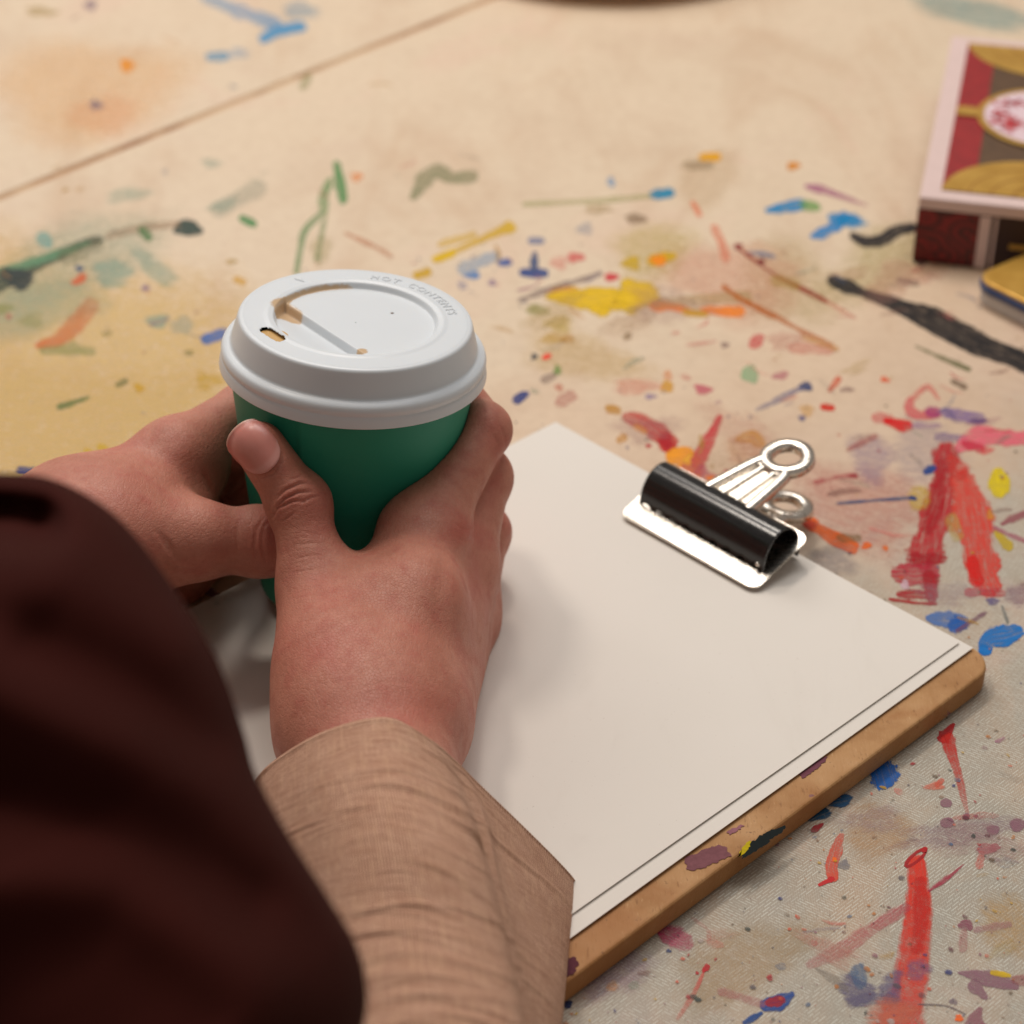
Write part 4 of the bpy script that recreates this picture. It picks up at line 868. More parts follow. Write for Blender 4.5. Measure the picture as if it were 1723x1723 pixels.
def mat_skin():
    k = NT('skin'); p = k.pos(); red = k.attr('red')
    n = k.noise(p, 42, 5, 0.6, 0.4); n2 = k.noise(p, 150, 4, 0.6); fine = k.noise(k.mapping(p, (1.0, 0.45, 1.6), (0, 0.4, 0.5)), 520, 4, 0.62)
    col = k.ramp(n, [(0.28, rgb(184, 117, 97)), (0.5, rgb(200, 134, 113)), (0.72, rgb(192, 114, 98))])
    col = k.mix(k.mrange(n2, 0.48, 0.70, 0.0, 0.5), col, rgb(184, 104, 90))
    col = k.mix(k.math('MULTIPLY', red, 0.75, clamp=True), col, rgb(186, 84, 72))
    col = k.mix(k.mrange(fine, 0.35, 0.7, 0.0, 0.22), col, rgb(168, 96, 78))
    col = k.mix(k.mrange(k.noise(p, 95, 2), 0.66, 0.74, 0.0, 0.25), col, rgb(160, 88, 70))
    vo = k.node('ShaderNodeTexVoronoi', feature='DISTANCE_TO_EDGE'); k.inp(vo.inputs['Vector'], k.mapping(p, (1, 1, 1))); vo.inputs['Scale'].default_value = 820
    cell = k.mrange(vo.outputs[0], 0.0, 0.12)
    hgt = k.math('ADD', k.math('MULTIPLY', cell, 0.34), fine)
    k.set(Base_Color=col, Roughness=k.mrange(n2, 0.3, 0.7, 0.46, 0.58), Subsurface_Weight=0.16, Subsurface_Radius=(1.0, 0.34, 0.2), Subsurface_Scale=0.0028,
          Specular_IOR_Level=0.38, Normal=k.bump(hgt, 0.42, 0.0006))
    return k.m
M_SKIN = mat_skin()
def mat_nail():
    k = NT('nail'); p = k.pos(); t = k.attr('tip'); n = k.noise(p, 300, 3)
    c = k.mix(n, rgb(206, 130, 118), rgb(214, 142, 130)); c = k.mix(k.mrange(t, 0.94, 0.99, 0.0, 0.7), c, rgb(220, 186, 166))
    c = k.mix(k.mrange(t, 0.22, 0.10, 0.0, 0.5), c, rgb(226, 170, 160))
    k.set(Base_Color=c, Roughness=0.33, Subsurface_Weight=0.2, Subsurface_Radius=(1, .4, .3), Subsurface_Scale=0.002, Specular_IOR_Level=0.5); return k.m
M_NAIL = mat_nail()

person = empty('person', tuple(bp(500, 1500, 0.0)))
tag(person, 'seated person in a dark brown wrap and tan linen sleeve, hands round the cup', 'person')

# ---------------- right hand (nearer): fingers go round the right side, thumb across the front
mm = 0.001
W = at(622, 1240, 0.660)
W_r = at(588, 1225, 0.664); W_u = at(655, 1240, 0.664)
EL = at(720, 1760, 0.560)
idx = [cyl(-56, 0.0120, 900), cyl(0, 0.0070, 724), cyl(42, 0.0080, 655), cyl(66, 0.0075, 632)]
mid = [at(768, 962, 0.733), at(807, 804, 0.752), cyl(48, 0.0085, 765), cyl(74, 0.0078, 745)]
rng = [at(776, 1035, 0.752), at(810, 896, 0.770), cyl(46, 0.0085, 860), cyl(72, 0.0078, 845)]
lit = [at(764, 1105, 0.768), at(800, 990, 0.782), cyl(36, 0.0078, 960), cyl(60, 0.0070, 945)]
RF = [(idx, (13.0, 9.0, 9.0, 8.0, 7.2)), (mid, (13.0, 10.8, 9.2, 8.2, 7.4)), (rng, (12.2, 9.8, 8.8, 7.8, 7.0)), (lit, (11.0, 8.8, 7.8, 7.0, 6.2))]
t_tip = on_cup(437, 752, 0.0075); t_ip = on_cup(503, 848, 0.0100); t_mcp = at(533, 985, 0.6985); t_cmc = at(568, 1118, 0.678)
_z = proj(t_ip)[2]
print('RJ', [[tuple(int(c) for c in proj(j)[:2]) + (round(proj(j)[2], 3),) for j in J] for J, r in RF])
print('len', [[round(float(np.linalg.norm(a - b)) * 1000) for a, b in zip(J, J[1:])] for J, r in RF], round(float(np.linalg.norm(t_ip - t_tip)) * 1000), round(float(np.linalg.norm(t_ip - t_mcp)) * 1000))
def field_right(P):
    pal = cone(P, W_r, W_u, 17.5 * mm, 17 * mm)
    pal = smin(pal, cone(P, W, EL, 23 * mm, 28 * mm), 20 * mm)
    starts = [at(640, 1190, 0.662), at(672, 1200, 0.668), at(684, 1210, 0.675), at(690, 1222, 0.680)]
    for (J, r), s in zip(RF, starts):
        pal = smin(pal, cone(P, s, J[0], 15 * mm, r[0] * 1.06 * mm), 15 * mm)
    thm = smin(cone(P, W_r, t_cmc, 17 * mm, 17.5 * mm), cone(P, t_cmc, t_mcp, 17.5 * mm, 12.2 * mm), 14 * mm)
    pal = smin(pal, thm, 18 * mm)
    # first web: muscle between thumb and index
    pal = smin(pal, cone(P, at(560, 1040, 0.694), at(700, 1010, 0.690), 11.5 * mm, 13 * mm), 14 * mm)
    pal = smin(pal, cone(P, at(565, 1000, 0.709), at(668, 952, 0.707), 6.0 * mm, 8.5 * mm), 7 * mm)
    tf = smin(cone(P, t_mcp, t_ip, 11.6 * mm, 9.4 * mm), cone(P, t_ip, t_tip, 9.4 * mm, 8.5 * mm), 4 * mm)
    tf = smin(tf, ball(P, t_ip, 9.9 * mm), 5 * mm)
    fing = None
    for J, r in RF:
        f = cone(P, J[0], J[1], r[0] * 0.96 * mm, r[1] * 1.02 * mm)
        f = smin(f, ball(P, J[1], r[1] * 1.02 * mm), 4 * mm)
        f = smin(f, cone(P, J[1], J[2], r[1] * 1.02 * mm, r[2] * 0.98 * mm), 3 * mm)
        f = smin(f, cone(P, J[2], J[3], r[2] * 0.98 * mm, r[3] * 0.95 * mm), 3 * mm)
        fing = f if fing is None else smin(fing, f, 3.2 * mm)
    out = smin(smin(pal, fing, 9 * mm), tf, 7 * mm)
    # skin flattens against the card wall
    Q = P - B0; h = Q @ AX; rad = np.linalg.norm(Q - h[:, None] * AX, axis=1)
    wall = rad - (0.0300 + (0.0135) * (h / 0.093)) - 0.0002
    wall = np.where((h > -0.004) & (h < 0.112), wall, 0.02)
    return np.maximum(out, -wall)
pts = np.array([W, W_r, W_u, t_tip, t_ip, t_mcp, t_cmc] + [j for J, r in RF for j in J] + [at(690, 1420, 0.615)])
V, Q, N = surface(field_right, pts.min(0) - 0.030, pts.max(0) + 0.030, 0.00062, 'right_hand')
ZR = (0.60, 0.735)
creases = [([(462, 842), (480, 824), (505, 813), (530, 813)], 2.8, 0.0011, ZR), ([(458, 860), (478, 840), (502, 828), (530, 827)], 2.6, 0.0012, ZR), ([(456, 874), (466, 856), (492, 843), (514, 842)], 2.6, 0.0010, ZR),
           ([(500, 850), (525, 836), (540, 834)], 2.4, 0.0006, ZR), ([(470, 880), (500, 860)], 2.2, 0.0004, ZR), ([(486, 808), (510, 800)], 2.4, 0.0004, ZR),
           ([(840, 712), (848, 735), (852, 756)], 3, 0.0003, (0.6, 0.78)), ([(828, 728), (840, 752)], 2.6, 0.0002, (0.6, 0.78)),
           ([(420, 792), (440, 805), (462, 797), (476, 772), (474, 748)], 2.2, 0.0005, ZR), ([(396, 748), (408, 775), (424, 793)], 2.2, 0.0004, ZR),
           ([(757, 880), (772, 892), (790, 890)], 2.5, 0.0003, ZR), ([(760, 905), (778, 912), (796, 904)], 2.5, 0.0003, ZR), ([(600, 1120), (660, 1100), (720, 1120)], 3, 0.00012, ZR), ([(590, 1160), (660, 1146), (740, 1160)], 3, 0.00012, ZR), ([(490, 965), (540, 955)], 2.5, 0.00025, ZR), ([(494, 940), (540, 932)], 2.5, 0.00025, ZR), ([(492, 918), (545, 912)], 2.5, 0.00025, ZR)]
for i in range(26):      # fine skin lines across the thumb
    y0 = 868 + i * 7 + random.Random(i).uniform(-2, 2)
    creases.append(([(474 + i * 0.4, y0 + 8), (505 + i, y0), (548 + i, y0 + 6)], 1.5, 0.00010, ZR))
swells = [((772, 895), (34, 40), 0.0014, (0.6, 0.75)), ((840, 742), (18, 28), 0.0002, (0.6, 0.78)), ((700, 1060), (40, 150), 0.0004, (0.6, 0.73)), ((770, 1010), (26, 60), 0.0005, (0.6, 0.75)), ((742, 985), (14, 60), -0.0007, (0.6, 0.75)), ((640, 1020), (30, 40), -0.0005, (0.6, 0.75)), ((812, 975), (14, 26), -0.0006, (0.6, 0.77))]
V = detail(V, N, creases, swells)
me = fast_mesh('right_hand', V, Q)
fattr(me, 'red', red_map(V, [((775, 895), (30, 26), 0.75), ((845, 740), (22, 34), 0.3), ((430, 745), (40, 40), 0.45), ((520, 1090), (50, 40), 0.35), ((690, 1190), (110, 40), 0.40), ((560, 1000), (60, 30), 0.25), ((500, 830), (40, 26), 0.3), ((800, 1000), (40, 60), 0.25), ((700, 1060), (30, 30), 0.2)]))
rh = put(link('right_hand', me, None, M_SKIN), person)

def hit(u, v, field, z0=0.60, z1=0.80):
    t = np.linspace(z0, z1, 2401); P = CP + ray(u, v)[None] * t[:, None]; f = field(P); k = int(np.argmax(f < 0))
    if f.min() > 0: k = int(np.argmin(f))
    return P[k]
def nail(parent, field, base, tip, half, name='thumbnail'):
    """nail plate laid on the thumb: base / tip / half width in photo pixels, found on the real surface"""
    base, tip = np.array(base, float), np.array(tip, float); ax = tip - base; L = np.linalg.norm(ax); ax /= L; sd = np.array([-ax[1], ax[0]])
    nu, nv = 23, 19; P = np.zeros((nu, nv, 3)); s_ = np.linspace(0, 1, nu); t_ = np.linspace(-1, 1, nv)
    for i, s in enumerate(s_):
        for j, t in enumerate(t_):
            r0 = 1 - math.sqrt(max(0.0, 1 - abs(t) ** 2.4)); r1 = 1 - math.sqrt(max(0.0, 1 - abs(t) ** 2.2))
            q = 0.34 * r0 + s * (1 - 0.34 * r0 - 0.22 * r1); w = half * (0.88 + 0.14 * math.sin(2.4 * q))
            P[i, j] = hit(*(base + ax * L * q + sd * w * t), field)
    du = np.gradient(P, axis=0); dv = np.gradient(P, axis=1); n = np.cross(du, dv); n /= np.linalg.norm(n, axis=2, keepdims=True) + 1e-12
    n = n.mean((0, 1)); n /= np.linalg.norm(n); n = -n if n @ fw > 0 else n
    # flatten lengthwise a little, then lift clear of the skin
    h = (P - P.mean((0, 1))) @ n; hs = h.mean(0, keepdims=True); P = P + n * ((hs - h) * 0.45)[..., None]
    lift = 0.00045 + 0.0003 * (1 - np.abs(t_)[None] ** 4) * np.ones((nu, 1)); P = P + n * lift[..., None]
    me = grid_mesh(name, P); fattr(me, 'tip', np.repeat(s_[:, None], nv, 1).ravel())
    o = put(link(name, me, None, M_NAIL), parent); m = o.modifiers.new('thickness', 'SOLIDIFY'); m.thickness = 0.0006; m.offset = 0
    return o
nail(rh, field_right, (460, 788), (400, 720), 36)

# ---------------- left hand (farther): thumb points right under the other thumb
LW = at(128, 915, 0.720); LW2 = at(110, 960, 0.735)
LEL = at(-260, 1180, 0.600)
l_idx = [at(292, 768, 0.742), at(404, 690, 0.768), cyl(128, 0.0085, 640), cyl(104, 0.0080, 630)]
l_mid = [at(290, 838, 0.765), at(372, 780, 0.795), cyl(128, 0.0090, 720), cyl(100, 0.0080, 712)]
l_rng = [at(292, 905, 0.778), at(376, 860, 0.805), cyl(128, 0.0090, 800), cyl(102, 0.0080, 792)]
l_lit = [at(296, 962, 0.778), at(360, 935, 0.802), cyl(132, 0.0085, 870), cyl(108, 0.0075, 862)]
LF = [(l_idx, (12.0, 9.0, 8.4, 7.6)), (l_mid, (12.5, 9.6, 8.6, 7.6)), (l_rng, (12.0, 9.2, 8.2, 7.2)), (l_lit, (10.5, 8.6, 7.4, 6.6))]
lt_cmc = at(205, 905, 0.712); lt_mcp = at(318, 908, 0.716); lt_ip = on_cup(436, 911, 0.0112); lt_tip = on_cup(512, 928, 0.0098)
def field_left(P):
    pal = cone(P, LW, LW2, 21 * mm, 19 * mm)
    pal = smin(pal, cone(P, LW, LEL, 25 * mm, 36 * mm), 20 * mm)
    st = [at(150, 866, 0.725), at(150, 900, 0.738), at(150, 930, 0.748), at(155, 965, 0.752)]
    for (J, r), s in zip(LF, st):
        pal = smin(pal, cone(P, s, J[0], 15 * mm, r[0] * 1.05 * mm), 15 * mm)
    thm = smin(cone(P, LW, lt_cmc, 19 * mm, 18 * mm), cone(P, lt_cmc, lt_mcp, 18 * mm, 13.4 * mm), 12 * mm)
    pal = smin(pal, thm, 16 * mm)
    pal = smin(pal, cone(P, at(262, 848, 0.728), at(340, 792, 0.748), 10 * mm, 5.0 * mm), 13 * mm)
    pal = smin(pal, cone(P, at(330, 850, 0.738), at(362, 792, 0.752), 5 * mm, 3.5 * mm), 9 * mm)
    tf = smin(cone(P, lt_mcp, lt_ip, 12.2 * mm, 10.8 * mm), cone(P, lt_ip, lt_tip, 10.9 * mm, 9.2 * mm), 4 * mm)
    tf = smin(tf, ball(P, lt_ip, 11.3 * mm), 5 * mm)
    fing = None
    for J, r in LF:
        f = cone(P, J[0], J[1], r[0] * 0.96 * mm, r[1] * mm)
        f = smin(f, cone(P, J[1], J[2], r[1] * mm, r[2] * 0.97 * mm), 3 * mm)
        f = smin(f, cone(P, J[2], J[3], r[2] * 0.97 * mm, r[3] * 0.94 * mm), 3 * mm)
        fing = f if fing is None else smin(fing, f, 2.5 * mm)
    out = smin(smin(pal, fing, 9 * mm), tf, 8 * mm)
    Q = P - B0; h = Q @ AX; rad = np.linalg.norm(Q - h[:, None] * AX, axis=1)
    wall = rad - (0.0300 + (0.0135) * (h / 0.093)) - 0.0002
    wall = np.where((h > -0.004) & (h < 0.112), wall, 0.02)
    out = np.maximum(out, -wall)
    return np.maximum(out, -(field_right(P) - 0.0003))
pts = np.array([LW, LW2, lt_cmc, lt_mcp, lt_ip, lt_tip] + [j for J, r in LF for j in J] + [at(40, 980, 0.69)])
V, Q, N = surface(field_left, pts.min(0) - 0.030, pts.max(0) + 0.030, 0.00068, 'left_hand')
ZL = (0.66, 0.79)
creases = [([(446, 866), (432, 890), (428, 920), (432, 950)], 3, 0.0007, ZL), ([(462, 872), (444, 884), (440, 910), (446, 946)], 3, 0.0007, ZL), ([(404, 870), (398, 900), (402, 935)], 3, 0.0004, ZL),
           ([(262, 888), (280, 920), (305, 948)], 5, 0.0006, ZL), ([(272, 945), (300, 958), (340, 960)], 3.5, 0.0009, ZL), ([(276, 900), (296, 932)], 4, 0.0005, ZL), ([(340, 790), (352, 815), (362, 842)], 4, 0.0005, ZL)]
swells = [((290, 830), (60, 30), -0.0008, ZL), ((300, 760), (30, 26), 0.0008, ZL)]
V = detail(V, N, creases, swells)
me = fast_mesh('left_hand', V, Q)
fattr(me, 'red', red_map(V, [((455, 915), (40, 50), 0.55), ((330, 760), (60, 40), 0.3), ((370, 810), (26, 50), 0.4), ((230, 820), (60, 40), 0.2)]))
lh = put(link('left_hand', me, None, M_SKIN), person)

# ---------------- tan linen sleeve over the right forearm
def mat_linen():
    k = NT('tan_linen'); p = k.coord('UV'); 
    wa = k.node('ShaderNodeTexWave', wave_type='BANDS', bands_direction='X'); k.inp(wa.inputs['Vector'], p); wa.inputs['Scale'].default_value = 360; wa.inputs['Distortion'].default_value = 1.0; wa.inputs['Detail'].default_value = 3; wa.inputs['Detail Scale'].default_value = 4
    wb = k.node('ShaderNodeTexWave', wave_type='BANDS', bands_direction='Y'); k.inp(wb.inputs['Vector'], p); wb.inputs['Scale'].default_value = 360; wb.inputs['Distortion'].default_value = 1.0; wb.inputs['Detail'].default_value = 3; wb.inputs['Detail Scale'].default_value = 4
    w = k.math('MULTIPLY', wa.outputs[1], wb.outputs[1])
    slub = k.noise(k.mapping(p, (90, 800, 1)), 1, 3, 0.6); slub2 = k.noise(k.mapping(p, (800, 90, 1)), 1, 3, 0.6); b = k.noise(p, 90, 4)
    col = k.mix(k.mrange(w, 0.0, 0.7), rgb(172, 124, 100), rgb(255, 214, 186))
    col = k.mix(k.mrange(slub, 0.44, 0.66, 0.0, 0.45), col, rgb(160, 112, 88)); col = k.mix(k.mrange(slub2, 0.46, 0.66, 0.0, 0.45), col, rgb(224, 182, 150))
    col = k.mix(k.mrange(b, 0.3, 0.7, 0.0, 0.2), col, rgb(176, 124, 94))
    k.set(Base_Color=col, Roughness=0.85, Normal=k.bump(k.math('ADD', w, k.math('MULTIPLY', slub, 0.8)), 0.6, 0.0006), Specular_IOR_Level=0.15, Sheen_Weight=0.05)
    return k.m
def uv_from_grid(me, P):
    """UVs in metres of cloth, measured along the middle row and column"""
    R, Cn = P.shape[:2]
    cu = np.concatenate([[0], np.cumsum(np.linalg.norm(np.roll(P[R // 2], -1, 0) - P[R // 2], axis=1))])
    cv = np.concatenate([[0], np.cumsum(np.linalg.norm(np.diff(P[:, Cn // 4], axis=0), axis=1))])
    uvl = me.uv_layers.new(name='UVMap'); li = np.empty(len(me.loops), np.int32); me.loops.foreach_get('vertex_index', li)
    r = li // Cn; cm = (li % Cn).reshape(-1, 4)
    wrap = (cm.max(1) - cm.min(1)) > Cn / 2; cm = np.where(wrap[:, None] & (cm < Cn / 2), cm + Cn, cm)
    uv = np.stack([cu[cm.ravel()], cv[r]], 1); uvl.data.foreach_set('uv', uv.astype(np.float32).ravel())
def loft(stations, R, Cn, disp=None, closed=True):
    S = np.array([[at(*q) for q in st] for st in stations])         # (k, m, 3)
    A = cat_rom(S, R)                                               # along
    B = cat_rom(np.transpose(A, (1, 0, 2)), Cn, closed=closed)      # around
    P = np.transpose(B, (1, 0, 2))
    if disp is not None:
        du = np.gradient(P, axis=0)
        dv = (np.roll(P, -1, 1) - np.roll(P, 1, 1)) if closed else np.gradient(P, axis=1)
        Nn = np.cross(du, dv); Nn /= np.linalg.norm(Nn, axis=2, keepdims=True) + 1e-12
        P = P + Nn * disp[..., None]
    return P
SL = [[(432, 1312, .652), (520, 1238, .620), (640, 1203, .606), (712, 1232, .608), (782, 1292, .628), (966, 1478, .650), (880, 1440, .680), (560, 1330, .695)],
      [(436, 1400, .628), (520, 1330, .590), (650, 1295, .578), (765, 1335, .584), (812, 1384, .614), (965, 1520, .642), (880, 1520, .670), (560, 1440, .672)],
      [(438, 1500, .602), (530, 1440, .564), (670, 1405, .552), (805, 1452, .558), (840, 1496, .592), (957, 1600, .626), (880, 1630, .647), (580, 1580, .648)],
      [(430, 1620, .577), (540, 1560, .542), (690, 1535, .533), (838, 1578, .540), (866, 1618, .572), (949, 1690, .604), (870, 1745, .624), (590, 1720, .622)],
      [(420, 1740, .552), (550, 1700, .517), (705, 1675, .508), (864, 1706, .518), (890, 1742, .550), (941, 1790, .584), (870, 1860, .602), (600, 1850, .597)],
      [(410, 1900, .522), (560, 1870, .487), (720, 1850, .480), (888, 1870, .490), (914, 1900, .522), (946, 1940, .554), (870, 2010, .572), (610, 2000, .570)]]
R_, C_ = 260, 220
rs3 = random.Random(4)
su = np.linspace(0, 1, R_)[:, None]; av = np.linspace(0, 8, C_, endpoint=False)[None]    # around: 0 left, 2 front, 3 right, 4 hanging tip
dsp = np.zeros((R_, C_))
for i in range(90):
    s0 = rs3.uniform(0.03, 0.95); a0 = rs3.gauss(2.4, 0.8); la = rs3.uniform(0.25, 0.75); cur = rs3.uniform(-0.01, 0.035); sl = rs3.uniform(-0.02, 0.03); w = rs3.uniform(0.005, 0.012); am = rs3.uniform(0.00012, 0.00042)
    line = s0 + cur * (av - a0) ** 2 + sl * (av - a0)
    prof_ = (np.exp(-((su - line) / w) ** 2) - 0.6 * np.exp(-((su - line - 1.7 * w) / (1.3 * w)) ** 2))
    dsp -= am * prof_ * np.exp(-((av - a0) / la) ** 2)
dsp -= 0.0016 * np.exp(-((av - 3.9 - 0.06 * np.sin(su * 9)) / 0.12) ** 2) * np.clip(su * 6, 0, 1)        # crease where the loose cloth leaves the arm
dsp += 0.0007 * np.exp(-((su - 0.0) / 0.008) ** 2) - 0.0005 * np.exp(-((su - 0.022) / 0.006) ** 2)      # hem
P = loft(SL, R_, C_, -dsp)
me = grid_mesh('sleeve', P, close_v=True); uv_from_grid(me, P)
M_LINEN = mat_linen()
sleeve = put(link('sleeve', me, None, M_LINEN), person); m = sleeve.modifiers.new('thickness', 'SOLIDIFY'); m.thickness = 0.0012; m.offset = 1
sleeve['label'] = 'tan linen sleeve with loose cuff'
# sleeve of the other arm, behind the wrap
S2L = []
for i, (c, r) in enumerate((((20, 985, .690), 31), ((-60, 1040, .665), 36), ((-200, 1140, .62), 42), ((-380, 1270, .56), 48))):
    C0 = at(*c); ring = []
    dirv = (LEL - LW) / np.linalg.norm(LEL - LW); e1 = np.cross(dirv, [0, 0, 1]); e1 /= np.linalg.norm(e1); e2 = np.cross(dirv, e1)
    S2L.append([C0 + (e1 * math.cos(a) + e2 * math.sin(a)) * r * mm for a in np.linspace(0, 6.2832, 48, endpoint=False)])
Pz = cat_rom(np.array(S2L), 40); me = grid_mesh('sleeve', Pz, close_v=True); uv_from_grid(me, Pz)
s2 = put(link('sleeve', me, None, M_LINEN), person); m = s2.modifiers.new('thickness', 'SOLIDIFY'); m.thickness = 0.0012; m.offset = 1

# ---------------- dark brown wrap over the shoulder and arm, close to the viewer
def mat_wrap():
    k = NT('dark_wrap'); p = k.pos(); n = k.noise(p, 20, 4); f = k.noise(p, 900, 3, 0.6)
    k.set(Base_Color=k.mix(n, rgb(46, 17, 13), rgb(64, 25, 20)), Roughness=0.9, Normal=k.bump(f, 0.3, 0.0006), Specular_IOR_Level=0.05); return k.m
edge = cat_rom([(-420, 850), (-200, 800), (0, 796), (100, 810), (200, 872), (290, 985), (366, 1110), (410, 1230), (432, 1305), (486, 1405), (556, 1515), (602, 1596), (618, 1680), (600, 1780), (560, 1950), (540, 2150)], 150)
T = np.gradient(edge, axis=0); T /= np.linalg.norm(T, axis=1, keepdims=True); Nn = np.stack([-T[:, 1], T[:, 0]], 1)   # inward: down-left
Nn = 0.55 * Nn + 0.45 * np.array([-0.72, 0.69]); Nn /= np.linalg.norm(Nn, axis=1, keepdims=True)
zed = np.interp(np.linspace(0, 1, 150), [0, 0.3, 0.6, 1], [0.47, 0.455, 0.435, 0.415])
offs = [(300, 0.10), (150, 0.075), (50, 0.045), (8, 0.018), (0, 0.0), (8, -0.014), (40, -0.032), (110, -0.052), (240, -0.075), (420, -0.090), (650, -0.095), (950, -0.080), (1200, -0.02), (1000, 0.06), (600, 0.11)]
rows = []
for (u, v), nn, z in zip(edge, Nn, zed):
    rows.append([at(u + nn[0] * o, v + nn[1] * o, z + dz) for o, dz in offs])
A = np.array(rows); P = np.transpose(cat_rom(np.transpose(A, (1, 0, 2)), 160, closed=True), (1, 0, 2))
du = np.gradient(P, axis=0); dv = np.roll(P, -1, 1) - np.roll(P, 1, 1); Nw = np.cross(du, dv); Nw /= np.linalg.norm(Nw, axis=2, keepdims=True) + 1e-12
uu, vv, zz = proj(P.reshape(-1, 3)); uu = uu.reshape(P.shape[:2]); vv = vv.reshape(P.shape[:2]); zz = zz.reshape(P.shape[:2])
front = np.clip((np.repeat(zed[:, None], 160, 1) - zz) / 0.02, 0, 1)
def foldline(pts, w, a):
    d = seg_dist(np.stack([uu.ravel(), vv.ravel()], 1), pts).reshape(uu.shape); return a * np.exp(-(d / w) ** 2)
towards = foldline([(-80, 1130), (160, 1230), (380, 1340), (600, 1520)], 70, 0.007) + foldline([(-100, 960), (120, 970), (300, 1080)], 60, 0.006) + foldline([(-60, 1500), (200, 1480), (420, 1640)], 80, 0.006)
towards -= foldline([(-140, 880), (-40, 866), (20, 868), (62, 876)], 40, 0.030) + foldline([(-60, 1330), (200, 1400), (420, 1520)], 60, 0.006) + foldline([(60, 1080), (260, 1190), (360, 1250)], 50, 0.005)
P = P - (P - CP) / np.linalg.norm(P - CP, axis=2, keepdims=True) * (towards * front)[..., None]
me = grid_mesh('wrap', P, close_v=True, cap=True)
wrap = put(link('wrap', me, None, mat_wrap()), person); wrap['label'] = 'dark brown fabric wrap over shoulder and arm'

# unseen upper body the wrap hangs on, added to block ambient light
sh = at(-330, 1750, 0.40); ub = np.array([-0.36, 0.10, -0.28])
def field_body(P):
    d = ellip(P, np.array([-0.36, 0.05, 0.02]), np.eye(3), np.array([0.185, 0.125, 0.34]))
    return smin(d, cone(P, np.array([-0.30, 0.08, 0.20]), sh, 0.075, 0.055), 0.08)
V, Q, N = surface(field_body, np.array([-0.58, -0.12, -0.36]), np.array([0.0, 0.50, 0.42]), 0.0085, 'unseen_upper_body')
put(link('unseen_upper_body', fast_mesh('unseen_upper_body', V, Q), None, wrap.data.materials[0]), person)

# ================================================================ BOX, TIN, TRAY
def mat_flat(name, col, rough=0.55, amt=0.08): return plain(name, rgb(*col), rough, 0, amt, 150)
# box: frame from its near left top corner
BH = 0.034
b_nl = bp(1547, 331, BH)[:2]; b_fl = bp(1602, 60, BH)[:2]; b_nr = bp(1723, 345, BH)[:2]
ey = (b_fl - b_nl); BL = np.linalg.norm(ey); ey /= BL; ex_ = np.array([ey[1], -ey[0]])
print('box', BL, 'angle check', math.degrees(math.acos(np.clip(ey @ ((b_nr - b_nl) / np.linalg.norm(b_nr - b_nl)), -1, 1))))
BW = 0.150
XM = Matrix(((ex_[0], ey[0], 0, b_nl[0]), (ex_[1], ey[1], 0, b_nl[1]), (0, 0, 1, 0), (0, 0, 0, 1)))
box = empty('gift_box'); box.matrix_world = XM
tag(box, 'ornate red and gold printed box with a pale border, on the painted table', 'box')
def bxl(name, x0, x1, y0, y1, z0, z1, mat, bev=0.0004, parent=None):
    me = prism(name, [(x0, y0), (x1, y0), (x1, y1), (x0, y1)], z0, z1, bev); return link(name, me, parent or box, mat, False)
M_CREAM = mat_flat('pale_card', (222, 196, 190)); M_RED = None
def mat_damask():
    k = NT('damask_red'); p = k.coord('Object'); 
    vo = k.node('ShaderNodeTexVoronoi', feature='F1'); k.inp(vo.inputs['Vector'], k.mapping(p, (1, 1, 1.3))); vo.inputs['Scale'].default_value = 75
    r = k.math('SINE', k.math('MULTIPLY', vo.outputs[0], 22.0))
    k.set(Base_Color=k.mix(k.mrange(r, -0.2, 0.6), rgb(126, 16, 20), rgb(70, 10, 14)), Roughness=0.45); return k.m
M_RED = mat_damask(); M_DARK = mat_flat('dark_brown_print', (48, 22, 16)); M_GOLD = None
def mat_gold():
    k = NT('gold_print'); p = k.coord('Object'); n = k.noise(p, 90, 3)
    k.set(Base_Color=k.mix(n, rgb(186, 134, 44), rgb(236, 190, 96)), Roughness=0.34, Metallic=0.45); return k.m
M_GOLD = mat_gold(); M_GOLD2 = mat_flat('gold_line', (170, 118, 40)); M_OLIVE = mat_flat('bronze_print', (92, 66, 42), 0.5, 0.35)
bxl('box_body', 0.0004, BW - 0.0004, 0.0004, BL - 0.0004, 0.0003, BH - 0.0063, M_DARK)
bxl('box_lid', 0, BW, 0, BL, BH - 0.0062, BH, M_CREAM, 0.0008)
bxl('damask_panel', 0.0002, 0.0290, 0.0001, 0.0006, 0.0008, BH - 0.0066, M_RED, 0)
bxl('pale_strip', 0.0292, 0.0345, -0.0001, 0.0006, 0.0006, BH - 0.0066, M_CREAM, 0); bxl('pale_strip', 0.0362, 0.0374, -0.0001, 0.0006, 0.0006, BH - 0.0066, M_CREAM, 0)
bxl('gold_bar', 0.0440, 0.0560, -0.0001, 0.0006, 0.0120, 0.0145, M_GOLD, 0)
bxl('damask_panel', 0.0001, 0.0006, 0.0010, BL - 0.001, 0.0008, BH - 0.0066, M_RED, 0)
px0, px1, py0, py1 = 0.0095, BW - 0.0095, 0.0095, BL - 0.0095
bxl('print_panel', px0, px1, py0, py1, BH + 0.0001, BH + 0.00025, M_OLIVE, 0)
bxl('red_panel', px0, px0 + 0.0150, py0, py1, BH + 0.0003, BH + 0.0004, mat_flat('red_print', (150, 26, 28), 0.5, 0.35), 0)
